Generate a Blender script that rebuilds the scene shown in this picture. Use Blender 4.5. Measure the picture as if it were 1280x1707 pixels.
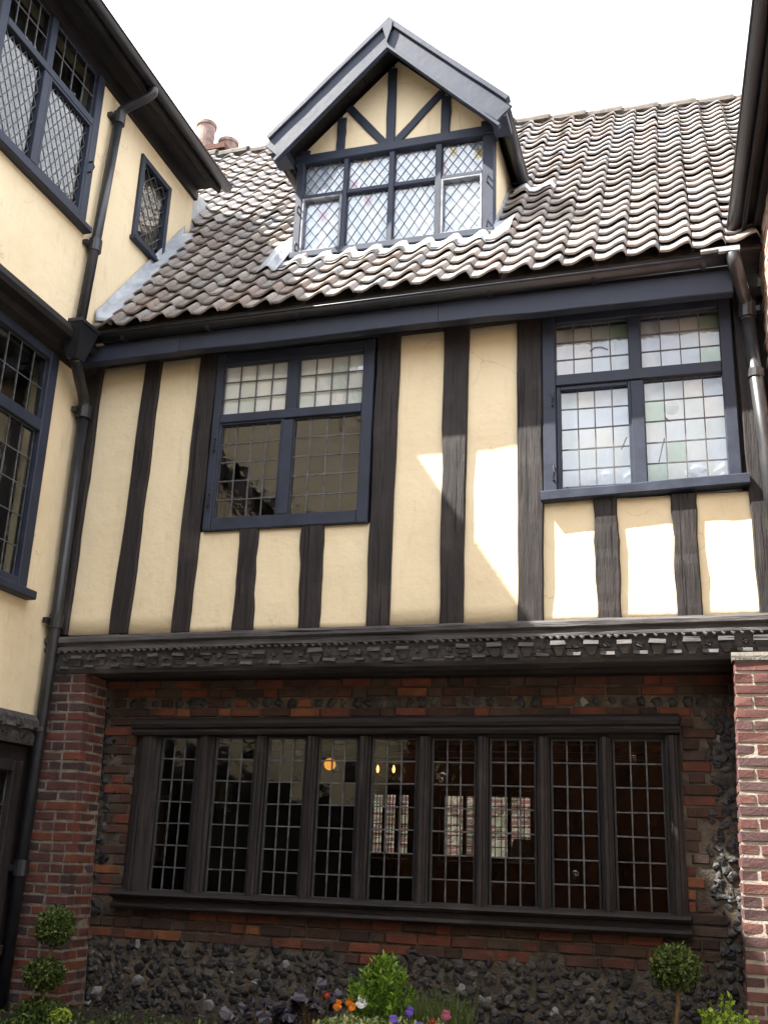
import bpy, bmesh, math, random
from mathutils import Vector, Matrix, noise
R = math.radians
rng = random.Random(11)

# ------------------------------------------------------------------ camera, sky, sun, exposure
scene = bpy.context.scene
for o in list(bpy.data.objects):
    bpy.data.objects.remove(o)
COL = scene.collection

cam_d = bpy.data.cameras.new('camera')
cam = bpy.data.objects.new('camera', cam_d)
COL.objects.link(cam)
scene.camera = cam
pit, yaw, rol = R(18.16), R(-17.0), R(2.2)
fw = Vector((math.sin(yaw) * math.cos(pit), math.cos(yaw) * math.cos(pit), math.sin(pit)))
rt0 = Vector((math.cos(yaw), -math.sin(yaw), 0))
up0 = rt0.cross(fw)
rt = rt0 * math.cos(rol) + up0 * math.sin(rol)
upv = up0 * math.cos(rol) - rt0 * math.sin(rol)
CAM = Vector((0, -7.2, 1.6))
M = Matrix((rt, upv, -fw)).transposed().to_4x4()
M.translation = CAM
cam.matrix_world = M
cam_d.sensor_fit = 'VERTICAL'
cam_d.sensor_height = 24.0
cam_d.sensor_width = 24.0
cam_d.lens = 24.0 * 1767 / 1707
cam_d.clip_start = 0.05
cam_d.clip_end = 2000

SUN_TRAVEL = Vector((0.658, 0.345, -1.0)).normalized()
to_sun = -SUN_TRAVEL
sun_el = math.asin(to_sun.z)
world = bpy.data.worlds.new('World')
scene.world = world
world.use_nodes = True
wn, wl = world.node_tree.nodes, world.node_tree.links
wn.clear()
w_out = wn.new('ShaderNodeOutputWorld')
w_bg = wn.new('ShaderNodeBackground')
w_bg.inputs['Strength'].default_value = 0.092
sky = wn.new('ShaderNodeTexSky')
sky.sky_type = 'NISHITA'
sky.sun_disc = False
sky.sun_elevation = sun_el
sky.sun_rotation = math.atan2(to_sun.x, to_sun.y)
sky.air_density = 1.0
sky.dust_density = 2.0
w_tc = wn.new('ShaderNodeTexCoord')
w_mp = wn.new('ShaderNodeMapping')
w_mp.inputs['Scale'].default_value = (1.0, 1.0, 2.2)
w_mp.inputs['Location'].default_value = (4.1, 2.2, 1.0)
w_no = wn.new('ShaderNodeTexNoise')
w_no.inputs['Scale'].default_value = 2.3
w_no.inputs['Detail'].default_value = 7
w_no.inputs['Roughness'].default_value = 0.58
w_rp = wn.new('ShaderNodeValToRGB')
w_rp.color_ramp.elements[0].position = 0.26
w_rp.color_ramp.elements[1].position = 0.49
w_mx = wn.new('ShaderNodeMix')
w_mx.data_type = 'RGBA'
w_mx.inputs['B'].default_value = (7.4, 7.6, 8.0, 1)
wl.new(w_tc.outputs['Generated'], w_mp.inputs['Vector'])
wl.new(w_mp.outputs['Vector'], w_no.inputs['Vector'])
wl.new(w_no.outputs['Fac'], w_rp.inputs['Fac'])
wl.new(w_rp.outputs['Color'], w_mx.inputs['Factor'])
wl.new(sky.outputs['Color'], w_mx.inputs['A'])
wl.new(w_mx.outputs['Result'], w_bg.inputs['Color'])
wl.new(w_bg.outputs['Background'], w_out.inputs['Surface'])

sun_d = bpy.data.lights.new('sun', 'SUN')
sun_d.energy = 4.2
sun_d.angle = R(0.53)
sun_d.color = (1.0, 0.95, 0.86)
sun = bpy.data.objects.new('sun', sun_d)
COL.objects.link(sun)
sun.rotation_euler = SUN_TRAVEL.to_track_quat('-Z', 'Y').to_euler()
sun.location = to_sun * 40

scene.render.engine = 'CYCLES'
scene.render.resolution_x, scene.render.resolution_y = 767, 1024
scene.view_settings.view_transform = 'Standard'
scene.view_settings.look = 'None'
scene.view_settings.gamma = 1.0
scene.view_settings.use_curve_mapping = False
scene.view_settings.exposure = 2.52

# ------------------------------------------------------------------ node helpers / materials
MATS = {}


def mat_new(name):
    m = bpy.data.materials.new(name)
    m.use_nodes = True
    m.node_tree.nodes.clear()
    MATS[name] = m
    return m, m.node_tree.nodes, m.node_tree.links


def pos_noise(n, l, scale, detail=4, rough=.55, stretch=(1, 1, 1)):
    g = n.new('ShaderNodeNewGeometry')
    mp = n.new('ShaderNodeMapping')
    mp.inputs['Scale'].default_value = stretch
    l.new(g.outputs['Position'], mp.inputs['Vector'])
    t = n.new('ShaderNodeTexNoise')
    t.inputs['Scale'].default_value = scale
    t.inputs['Detail'].default_value = detail
    t.inputs['Roughness'].default_value = rough
    l.new(mp.outputs['Vector'], t.inputs['Vector'])
    return t.outputs['Fac']


def ramp(n, l, fac, stops, interp='LINEAR'):
    r = n.new('ShaderNodeValToRGB')
    cr = r.color_ramp
    cr.interpolation = interp
    while len(cr.elements) > 1:
        cr.elements.remove(cr.elements[-1])
    cr.elements[0].position = stops[0][0]
    cr.elements[0].color = (*stops[0][1], 1)
    for p, c in stops[1:]:
        e = cr.elements.new(p)
        e.color = (*c, 1)
    l.new(fac, r.inputs['Fac'])
    return r.outputs['Color']


def mixc(n, l, a, b, fac, mode='MIX'):
    m = n.new('ShaderNodeMix')
    m.data_type = 'RGBA'
    m.blend_type = mode
    for s, v in (('A', a), ('B', b)):
        if isinstance(v, tuple):
            m.inputs[s].default_value = (*v, 1)
        else:
            l.new(v, m.inputs[s])
    if isinstance(fac, (int, float)):
        m.inputs['Factor'].default_value = fac
    else:
        l.new(fac, m.inputs['Factor'])
    return m.outputs['Result']


def piece_random(n, l):
    oi = n.new('ShaderNodeObjectInfo')
    g = n.new('ShaderNodeNewGeometry')
    a = n.new('ShaderNodeMath')
    a.operation = 'ADD'
    l.new(oi.outputs['Random'], a.inputs[0])
    l.new(g.outputs['Random Per Island'], a.inputs[1])
    f = n.new('ShaderNodeMath')
    f.operation = 'FRACT'
    l.new(a.outputs[0], f.inputs[0])
    return f.outputs[0]


def finish(m, n, l, col, rough=.7, bump=None, bstr=.3, bdist=.01, spec=.5, metal=0.0):
    b = n.new('ShaderNodeBsdfPrincipled')
    o = n.new('ShaderNodeOutputMaterial')
    if isinstance(col, tuple):
        b.inputs['Base Color'].default_value = (*col, 1)
    else:
        l.new(col, b.inputs['Base Color'])
    if isinstance(rough, (int, float)):
        b.inputs['Roughness'].default_value = rough
    else:
        l.new(rough, b.inputs['Roughness'])
    b.inputs['Specular IOR Level'].default_value = spec
    b.inputs['Metallic'].default_value = metal
    if bump is not None:
        bp = n.new('ShaderNodeBump')
        bp.inputs['Strength'].default_value = bstr
        bp.inputs['Distance'].default_value = bdist
        l.new(bump, bp.inputs['Height'])
        l.new(bp.outputs['Normal'], b.inputs['Normal'])
    l.new(b.outputs['BSDF'], o.inputs['Surface'])
    return m


def simple(name, c1, c2, scale=6, rough=.7, bscale=40, bstr=.25, bdist=.006, stretch=(1, 1, 1), spec=.4, lo=.35, hi=.65, detail=5):
    m, n, l = mat_new(name)
    f = pos_noise(n, l, scale, detail, .6, stretch)
    col = ramp(n, l, f, [(lo, c1), (hi, c2)])
    bf = pos_noise(n, l, bscale, 4, .6, stretch)
    return finish(m, n, l, col, rough, bf, bstr, bdist, spec)


def m_plaster():
    m, n, l = mat_new('cream_plaster')
    f = pos_noise(n, l, 1.7, 6, .6)
    col = ramp(n, l, f, [(.28, (.68, .57, .385)), (.5, (.735, .625, .43)), (.72, (.76, .655, .46))])
    f2 = pos_noise(n, l, 3.0, 7, .7, (3.5, 3.5, .55))
    st = ramp(n, l, f2, [(.56, (0, 0, 0)), (.80, (1, 1, 1))])
    col = mixc(n, l, col, (.50, .41, .28), mixc(n, l, (0, 0, 0), st, .6))
    f3 = pos_noise(n, l, 55, 3, .6)
    sp = ramp(n, l, f3, [(.71, (0, 0, 0)), (.78, (1, 1, 1))])
    col = mixc(n, l, col, (.44, .36, .25), mixc(n, l, (0, 0, 0), sp, .5))
    vo = n.new('ShaderNodeTexVoronoi')
    vo.feature = 'DISTANCE_TO_EDGE'
    vo.inputs['Scale'].default_value = 1.1
    g = n.new('ShaderNodeNewGeometry')
    wv = n.new('ShaderNodeTexNoise')
    wv.inputs['Scale'].default_value = 5
    wv.inputs['Detail'].default_value = 5
    l.new(g.outputs['Position'], wv.inputs['Vector'])
    ad = n.new('ShaderNodeVectorMath')
    ad.operation = 'MULTIPLY_ADD'
    ad.inputs[1].default_value = (.35, .35, .35)
    l.new(wv.outputs['Color'], ad.inputs[0])
    l.new(g.outputs['Position'], ad.inputs[2])
    l.new(ad.outputs[0], vo.inputs['Vector'])
    ck = ramp(n, l, vo.outputs['Distance'], [(.0, (1, 1, 1)), (.006, (0, 0, 0))])
    msk = ramp(n, l, pos_noise(n, l, 1.3, 2), [(.5, (0, 0, 0)), (.62, (1, 1, 1))])
    ck = mixc(n, l, (0, 0, 0), ck, msk)
    col = mixc(n, l, col, (.33, .27, .18), mixc(n, l, (0, 0, 0), ck, .6))
    b1 = pos_noise(n, l, 9, 8, .62)
    return finish(m, n, l, col, .85, b1, .45, .02, .25)


def m_timber(name, axis, c1, c2, rough=.62):
    m, n, l = mat_new(name)
    st = {'z': (8, 8, .8), 'x': (.8, 8, 8), 'y': (8, .8, 8)}[axis]
    f = pos_noise(n, l, 3.2, 8, .68, st)
    col = ramp(n, l, f, [(.32, c1), (.72, c2)])
    f2 = pos_noise(n, l, 2.2, 4, .6)
    w = ramp(n, l, f2, [(.55, (0, 0, 0)), (.78, (1, 1, 1))])
    col = mixc(n, l, col, tuple(min(1, v * 1.8 + .012) for v in c2), mixc(n, l, (0, 0, 0), w, .55))
    st2 = tuple(v * (3.4 if v > 5 else .6) for v in st)
    f4 = pos_noise(n, l, 1.6, 3, .5, st2)
    sp = ramp(n, l, f4, [(.335, (1, 1, 1)), (.375, (0, 0, 0))])
    col = mixc(n, l, col, (.004, .0035, .004), sp)
    hb = mixc(n, l, f, (0, 0, 0), sp)
    return finish(m, n, l, col, rough, hb, .85, .014, .3)


def m_paint():
    m, n, l = mat_new('blue_black_paint')
    f = pos_noise(n, l, 5, 6, .6)
    col = ramp(n, l, f, [(.35, (.016, .021, .037)), (.65, (.027, .035, .059))])
    f2 = pos_noise(n, l, 26, 5, .65)
    ch = ramp(n, l, f2, [(.70, (0, 0, 0)), (.76, (1, 1, 1))])
    col = mixc(n, l, col, (.055, .055, .06), mixc(n, l, (0, 0, 0), ch, .6))
    rg = ramp(n, l, f, [(.3, (.45,) * 3), (.7, (.65,) * 3)])
    b = pos_noise(n, l, 18, 5, .6)
    return finish(m, n, l, col, rg, b, .28, .006, .3)


def m_brick(name, stops, mott=.5, dirt=(.05, .04, .035), dirt_amt=.6):
    m, n, l = mat_new(name)
    r = piece_random(n, l)
    col = ramp(n, l, r, stops, 'CONSTANT')
    f = pos_noise(n, l, 22, 6, .7)
    v = ramp(n, l, f, [(.3, (.55,) * 3), (.7, (1.25,) * 3)])
    col = mixc(n, l, col, v, mott, 'MULTIPLY')
    f2 = pos_noise(n, l, 5.5, 6, .7)
    d = ramp(n, l, f2, [(.46, (0, 0, 0)), (.66, (1, 1, 1))])
    col = mixc(n, l, col, dirt, mixc(n, l, (0, 0, 0), d, dirt_amt))
    b = pos_noise(n, l, 60, 7, .7)
    return finish(m, n, l, col, .88, b, .8, .012, .2)


def m_tile():
    m, n, l = mat_new('pantile_clay')
    r = piece_random(n, l)
    col = ramp(n, l, r, [(0, (.265, .235, .22)), (.17, (.33, .295, .28)), (.36, (.295, .265, .252)), (.52, (.28, .272, .27)),
                         (.64, (.365, .33, .312)), (.80, (.29, .235, .212)), (.86, (.25, .25, .258)), (.93, (.35, .322, .298))], 'CONSTANT')
    f = pos_noise(n, l, 16, 7, .7)
    v = ramp(n, l, f, [(.3, (.6,) * 3), (.68, (1.15,) * 3)])
    col = mixc(n, l, col, v, .7, 'MULTIPLY')
    f2 = pos_noise(n, l, 34, 4, .6)
    li = ramp(n, l, f2, [(.60, (0, 0, 0)), (.70, (1, 1, 1))])
    col = mixc(n, l, col, (.44, .42, .36), mixc(n, l, (0, 0, 0), li, .45))
    f3 = pos_noise(n, l, 7, 6, .7)
    mo = ramp(n, l, f3, [(.57, (0, 0, 0)), (.70, (1, 1, 1))])
    col = mixc(n, l, col, (.15, .125, .10), mixc(n, l, (0, 0, 0), mo, .7))
    b = pos_noise(n, l, 70, 6, .7)
    return finish(m, n, l, col, .85, b, .6, .008, .25)


def m_flint():
    m, n, l = mat_new('flint')
    r = piece_random(n, l)
    col = ramp(n, l, r, [(0, (.011, .011, .013)), (.3, (.02, .019, .021)), (.55, (.034, .030, .029)), (.74, (.015, .014, .016)), (.88, (.055, .048, .043)), (.975, (.20, .20, .205))], 'CONSTANT')
    f = pos_noise(n, l, 30, 6, .7)
    w = ramp(n, l, f, [(.56, (0, 0, 0)), (.74, (1, 1, 1))])
    col = mixc(n, l, col, (.085, .075, .066), mixc(n, l, (0, 0, 0), w, .6))
    rg = ramp(n, l, f, [(.4, (.35,) * 3), (.65, (.8,) * 3)])
    b = pos_noise(n, l, 45, 6, .7)
    return finish(m, n, l, col, rg, b, .7, .012, .5)


def m_glass(name, tints, base=.05, rough=.025):
    m, n, l = mat_new(name)
    o = n.new('ShaderNodeOutputMaterial')
    g = n.new('ShaderNodeNewGeometry')
    dt = n.new('ShaderNodeVectorMath')
    dt.operation = 'DOT_PRODUCT'
    f = pos_noise(n, l, 14, 2, .5)
    bp = n.new('ShaderNodeBump')
    bp.inputs['Strength'].default_value = .18
    bp.inputs['Distance'].default_value = .01
    l.new(f, bp.inputs['Height'])
    l.new(g.outputs['Normal'], dt.inputs[0])
    l.new(g.outputs['Incoming'], dt.inputs[1])

    def mth(op, a, b=None):
        q = n.new('ShaderNodeMath')
        q.operation = op
        for i, v in enumerate((a, b)):
            if v is None:
                continue
            if isinstance(v, (int, float)):
                q.inputs[i].default_value = v
            else:
                l.new(v, q.inputs[i])
        return q.outputs[0]
    c = mth('ABSOLUTE', dt.outputs['Value'])
    k = mth('POWER', mth('SUBTRACT', 1.0, c), 5.0)
    F = mth('ADD', mth('MULTIPLY', k, 1 - base), base)
    r = piece_random(n, l)
    tint = ramp(n, l, r, tints, 'CONSTANT')
    tr = n.new('ShaderNodeBsdfTransparent')
    l.new(tint, tr.inputs['Color'])
    gl = n.new('ShaderNodeBsdfGlossy')
    gl.inputs['Roughness'].default_value = rough
    l.new(bp.outputs['Normal'], gl.inputs['Normal'])
    mx = n.new('ShaderNodeMixShader')
    l.new(F, mx.inputs['Fac'])
    l.new(tr.outputs[0], mx.inputs[1])
    l.new(gl.outputs[0], mx.inputs[2])
    l.new(mx.outputs[0], o.inputs['Surface'])
    return m


def m_emit(name, col, s):
    m, n, l = mat_new(name)
    e = n.new('ShaderNodeEmission')
    e.inputs['Color'].default_value = (*col, 1)
    e.inputs['Strength'].default_value = s
    o = n.new('ShaderNodeOutputMaterial')
    l.new(e.outputs[0], o.inputs['Surface'])
    return m


def m_leaf(name, stops, rough=.5, trans=.25):
    m, n, l = mat_new(name)
    r = piece_random(n, l)
    col = ramp(n, l, r, stops)
    b = n.new('ShaderNodeBsdfPrincipled')
    b.inputs['Roughness'].default_value = rough
    b.inputs['Specular IOR Level'].default_value = .35
    l.new(col, b.inputs['Base Color'])
    t = n.new('ShaderNodeBsdfTranslucent')
    l.new(col, t.inputs['Color'])
    mx = n.new('ShaderNodeMixShader')
    mx.inputs['Fac'].default_value = trans
    l.new(b.outputs[0], mx.inputs[1])
    l.new(t.outputs[0], mx.inputs[2])
    o = n.new('ShaderNodeOutputMaterial')
    l.new(mx.outputs[0], o.inputs['Surface'])
    return m


PLASTER = m_plaster()
TIM_Z = m_timber('dark_timber_upright', 'z', (.008, .0065, .007), (.030, .024, .024))
TIM_X = m_timber('dark_timber_level', 'x', (.008, .0065, .007), (.030, .024, .024))
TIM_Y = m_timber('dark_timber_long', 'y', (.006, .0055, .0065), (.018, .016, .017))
OAK_Z = m_timber('weathered_oak_upright', 'z', (.011, .009, .0095), (.038, .031, .031), .7)
OAK_X = m_timber('weathered_oak_level', 'x', (.011, .009, .0095), (.038, .031, .031), .7)
CARVED = m_timber('carved_weathered_oak', 'x', (.028, .026, .028), (.105, .098, .10), .75)
PAINT = m_paint()
IRON = simple('black_iron_paint', (.008, .009, .012), (.018, .020, .027), 8, .42, 60, .15, .003, spec=.5)
PIPE_GREY = simple('worn_grey_pipe_paint', (.014, .015, .018), (.045, .046, .05), 9, .4, 60, .2, .003, (1, 1, .4), spec=.5)
BRICK_OLD = m_brick('old_brick', [(0, (.075, .040, .031)), (.15, (.048, .031, .027)), (.30, (.11, .047, .034)), (.45, (.15, .052, .033)),
                                  (.57, (.085, .058, .047)), (.68, (.070, .044, .035)), (.78, (.17, .060, .038)), (.89, (.22, .088, .042)), (.94, (.08, .046, .038))], .8, (.03, .023, .02), .7)
BRICK_LEFT = m_brick('left_pier_brick', [(0, (.105, .045, .042)), (.25, (.13, .048, .042)), (.45, (.062, .038, .040)), (.6, (.115, .056, .052)), (.78, (.155, .055, .036)), (.92, (.08, .055, .056))], .65, (.035, .026, .026), .6)
BRICK_RIGHT = m_brick('right_pier_brick', [(0, (.135, .062, .056)), (.3, (.115, .050, .046)), (.5, (.095, .053, .053)), (.7, (.15, .070, .060)), (.86, (.085, .050, .052))], .6, (.085, .055, .053), .45)
BRICK_PINK = m_brick('pink_wall_brick', [(0, (.46, .30, .25)), (.35, (.50, .34, .28)), (.6, (.42, .26, .21)), (.8, (.52, .38, .32))], .45, (.4, .3, .25), .3)
MORTAR_OLD = simple('old_dark_mortar', (.03, .025, .02), (.13, .105, .075), 7, .95, 60, .8, .015, lo=.35, hi=.72)
MORTAR_PALE = simple('pale_lime_mortar', (.21, .185, .155), (.33, .295, .25), 9, .95, 60, .8, .012)
MORTAR_MID = simple('grey_lime_mortar', (.10, .085, .07), (.24, .21, .165), 9, .95, 60, .8, .012)
STONE = simple('stone_cap', (.07, .062, .054), (.14, .13, .115), 14, .9, 50, .9, .02)
TILE = m_tile()
LEAD = simple('lead_sheet', (.23, .25, .285), (.40, .425, .46), 5, .42, 25, .35, .012, spec=.5, stretch=(1, 1, 1))
LEAD_PALE = simple('bright_lead_apron', (.36, .38, .41), (.56, .58, .60), 8, .55, 30, .4, .012)
CAME = simple('lead_came', (.04, .041, .046), (.12, .122, .13), 20, .5, 60, .2, .002)
CASEMENT = simple('worn_casement_paint', (.10, .11, .13), (.26, .27, .30), 12, .5, 40, .3, .004)
FLINT = m_flint()
RIDGE = simple('ridge_clay', (.042, .036, .031), (.09, .074, .06), 10, .9, 50, .7, .012)
GLASS_DARK = m_glass('old_leaded_glass', [(0, (.86, .88, .88)), (.3, (.80, .84, .82)), (.6, (.9, .9, .9)), (.85, (.72, .76, .72))], .045)
GLASS_LEFT = m_glass('sky_reflecting_old_glass', [(0, (.80, .82, .82)), (.4, (.72, .75, .74)), (.8, (.84, .85, .85))], .085, .03)
GLASS_CLEAR = m_glass('clear_old_glass', [(0, (.93, .94, .94)), (.5, (.90, .92, .91)), (.8, (.95, .95, .94))], .06, .04)
GLASS_PALE = m_glass('greenish_old_glass', [(0, (.90, .93, .96)), (.35, (.93, .94, .94)), (.65, (.90, .93, .93)), (.80, (.95, .95, .93)), (.95, (.80, .87, .81)), (.98, (.84, .83, .77))], .07, .05)
GLASS_DORM = m_glass('dormer_glass', [(0, (.88, .92, .97)), (.5, (.92, .94, .97)), (.965, (.86, .78, .55)), (.985, (.88, .80, .86))], .09, .03)
CURTAIN = simple('white_net_curtain', (.80, .82, .84), (.90, .91, .92), 5, .9, 80, .1, .003)
BLIND = simple('pale_roller_blind', (.72, .74, .73), (.82, .83, .82), 4, .9, 60, .1, .003)
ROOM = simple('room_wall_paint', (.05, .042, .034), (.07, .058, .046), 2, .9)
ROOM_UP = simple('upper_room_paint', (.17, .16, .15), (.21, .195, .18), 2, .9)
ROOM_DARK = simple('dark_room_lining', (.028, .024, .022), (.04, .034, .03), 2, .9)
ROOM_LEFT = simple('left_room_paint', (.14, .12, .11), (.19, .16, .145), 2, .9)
FLOORB = simple('floor_boards', (.05, .032, .02), (.08, .05, .03), 4, .6)
PAVING = simple('courtyard_paving', (.16, .15, .13), (.26, .24, .21), 3, .9, 30, .5, .01)
SOIL = simple('dark_soil', (.018, .013, .009), (.045, .032, .022), 25, .95, 60, 1, .03)
POT = simple('chimney_pot_clay', (.13, .09, .075), (.27, .19, .165), 9, .9, 40, .6, .01)
BOX_LEAF = m_leaf('box_leaf', [(0, (.022, .045, .010)), (.55, (.055, .095, .018)), (.85, (.12, .16, .035)), (1, (.19, .21, .05))])
SHRUB_LEAF = m_leaf('bright_shrub_leaf', [(0, (.06, .14, .012)), (.5, (.13, .25, .02)), (1, (.25, .38, .04))])
LIME_LEAF = m_leaf('lime_leaf', [(0, (.16, .26, .02)), (.5, (.28, .40, .04)), (1, (.42, .52, .08))], .45, .35)
VAR_LEAF = m_leaf('variegated_leaf', [(0, (.06, .12, .02)), (.4, (.13, .19, .05)), (.55, (.36, .38, .16)), (1, (.50, .50, .26))])
GRASS_LEAF = m_leaf('grassy_leaf', [(0, (.04, .07, .015)), (1, (.11, .15, .04))])
PURPLE_LEAF = m_leaf('purple_leaf', [(0, (.012, .009, .014)), (.6, (.026, .021, .032)), (1, (.06, .056, .072))], .4, .1)
STEM = simple('plant_stem', (.10, .06, .03), (.20, .12, .05), 20, .8)
GREEN_STEM = simple('green_stem', (.05, .10, .02), (.08, .14, .03), 20, .7)
PET = {}
for nm, c in (('orange', (.80, .20, .01)), ('white', (.82, .82, .84)), ('purple', (.16, .09, .55)), ('pink', (.36, .08, .16)), ('red', (.32, .02, .02))):
    PET[nm] = m_leaf(nm + '_petal', [(0, tuple(v * .75 for v in c)), (1, c)], .6, .3)
PET_EYE = simple('petal_eye', (.25, .16, .01), (.5, .35, .02), 30, .7)

# ------------------------------------------------------------------ object helpers


class MB:
    def __init__(s):
        s.v, s.f = [], []

    def add(s, vs, fs):
        b = len(s.v)
        s.v += [tuple(q) for q in vs]
        s.f += [tuple(i + b for i in q) for q in fs]

    def hexa(s, p):     # p: 8 points, bottom ring 0-3, top ring 4-7
        s.add(p, [(3, 2, 1, 0), (4, 5, 6, 7), (0, 1, 5, 4), (1, 2, 6, 5), (2, 3, 7, 6), (3, 0, 4, 7)])

    def box(s, x0, y0, z0, x1, y1, z1):
        s.hexa([(x0, y0, z0), (x1, y0, z0), (x1, y1, z0), (x0, y1, z0), (x0, y0, z1), (x1, y0, z1), (x1, y1, z1), (x0, y1, z1)])

    def tube(s, pts, r, n=10, cap=True):
        pts = [Vector(p) for p in pts]
        rings = []
        prev = None
        for i, p in enumerate(pts):
            d = (pts[min(i + 1, len(pts) - 1)] - pts[max(i - 1, 0)]).normalized()
            a = prev if prev is not None else (Vector((1, 0, 0)) if abs(d.x) < .8 else Vector((0, 1, 0)))
            a = (a - d * a.dot(d)).normalized()
            prev = a
            b = d.cross(a)
            rr = r[i] if isinstance(r, (list, tuple)) else r
            rings.append([p + (a * math.cos(2 * math.pi * k / n) + b * math.sin(2 * math.pi * k / n)) * rr for k in range(n)])
        vs = [q for rg in rings for q in rg]
        fs = []
        for i in range(len(rings) - 1):
            for k in range(n):
                k2 = (k + 1) % n
                fs.append((i * n + k, i * n + k2, (i + 1) * n + k2, (i + 1) * n + k))
        if cap:
            fs.append(tuple(reversed(range(n))))
            fs.append(tuple((len(rings) - 1) * n + k for k in range(n)))
        s.add(vs, fs)

    def sweep(s, profile, origin, along, ua, va, length, closed=True):
        """extrude a 2D profile (in ua, va) by length along 'along'"""
        o, A, U, V = Vector(origin), Vector(along), Vector(ua), Vector(va)
        n = len(profile)
        vs = [o + U * a + V * b for a, b in profile] + [o + A * length + U * a + V * b for a, b in profile]
        fs = [(k, (k + 1) % n, n + (k + 1) % n, n + k) for k in range(n if closed else n - 1)]
        if closed:
            fs += [tuple(reversed(range(n))), tuple(range(n, 2 * n))]
        s.add(vs, fs)

    def mesh(s, name, material, smooth=False, fix=True):
        me = bpy.data.meshes.new(name)
        me.from_pydata(s.v, [], s.f)
        if fix:
            bm = bmesh.new()
            bm.from_mesh(me)
            bmesh.ops.recalc_face_normals(bm, faces=bm.faces)
            bm.to_mesh(me)
            bm.free()
        if material:
            me.materials.append(material)
        if smooth:
            for p in me.polygons:
                p.use_smooth = True
        me.update()
        return me

    def build(s, name, material, parent=None, smooth=False, fix=True):
        return link(name, s.mesh(name, material, smooth, fix), parent)


def link(name, me, parent=None, mw=None):
    o = bpy.data.objects.new(name, me)
    COL.objects.link(o)
    if mw is not None:
        o.matrix_basis = mw
    if parent is not None:
        o.parent = parent
        if parent.type == 'EMPTY':
            o.matrix_parent_inverse = Matrix.Translation(-parent.location)
    return o


def thing(name, label, cat, loc, group=None):
    o = bpy.data.objects.new(name, None)
    COL.objects.link(o)
    o.location = loc
    o.empty_display_size = .2
    return tag(o, label, cat, group)


def tag(o, label, cat, group=None):
    o['label'] = label
    o['category'] = cat
    if group:
        o['group'] = group
    return o


def structure(o):
    o['kind'] = 'structure'
    return o


def jit(a):
    return rng.uniform(-a, a)


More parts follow.
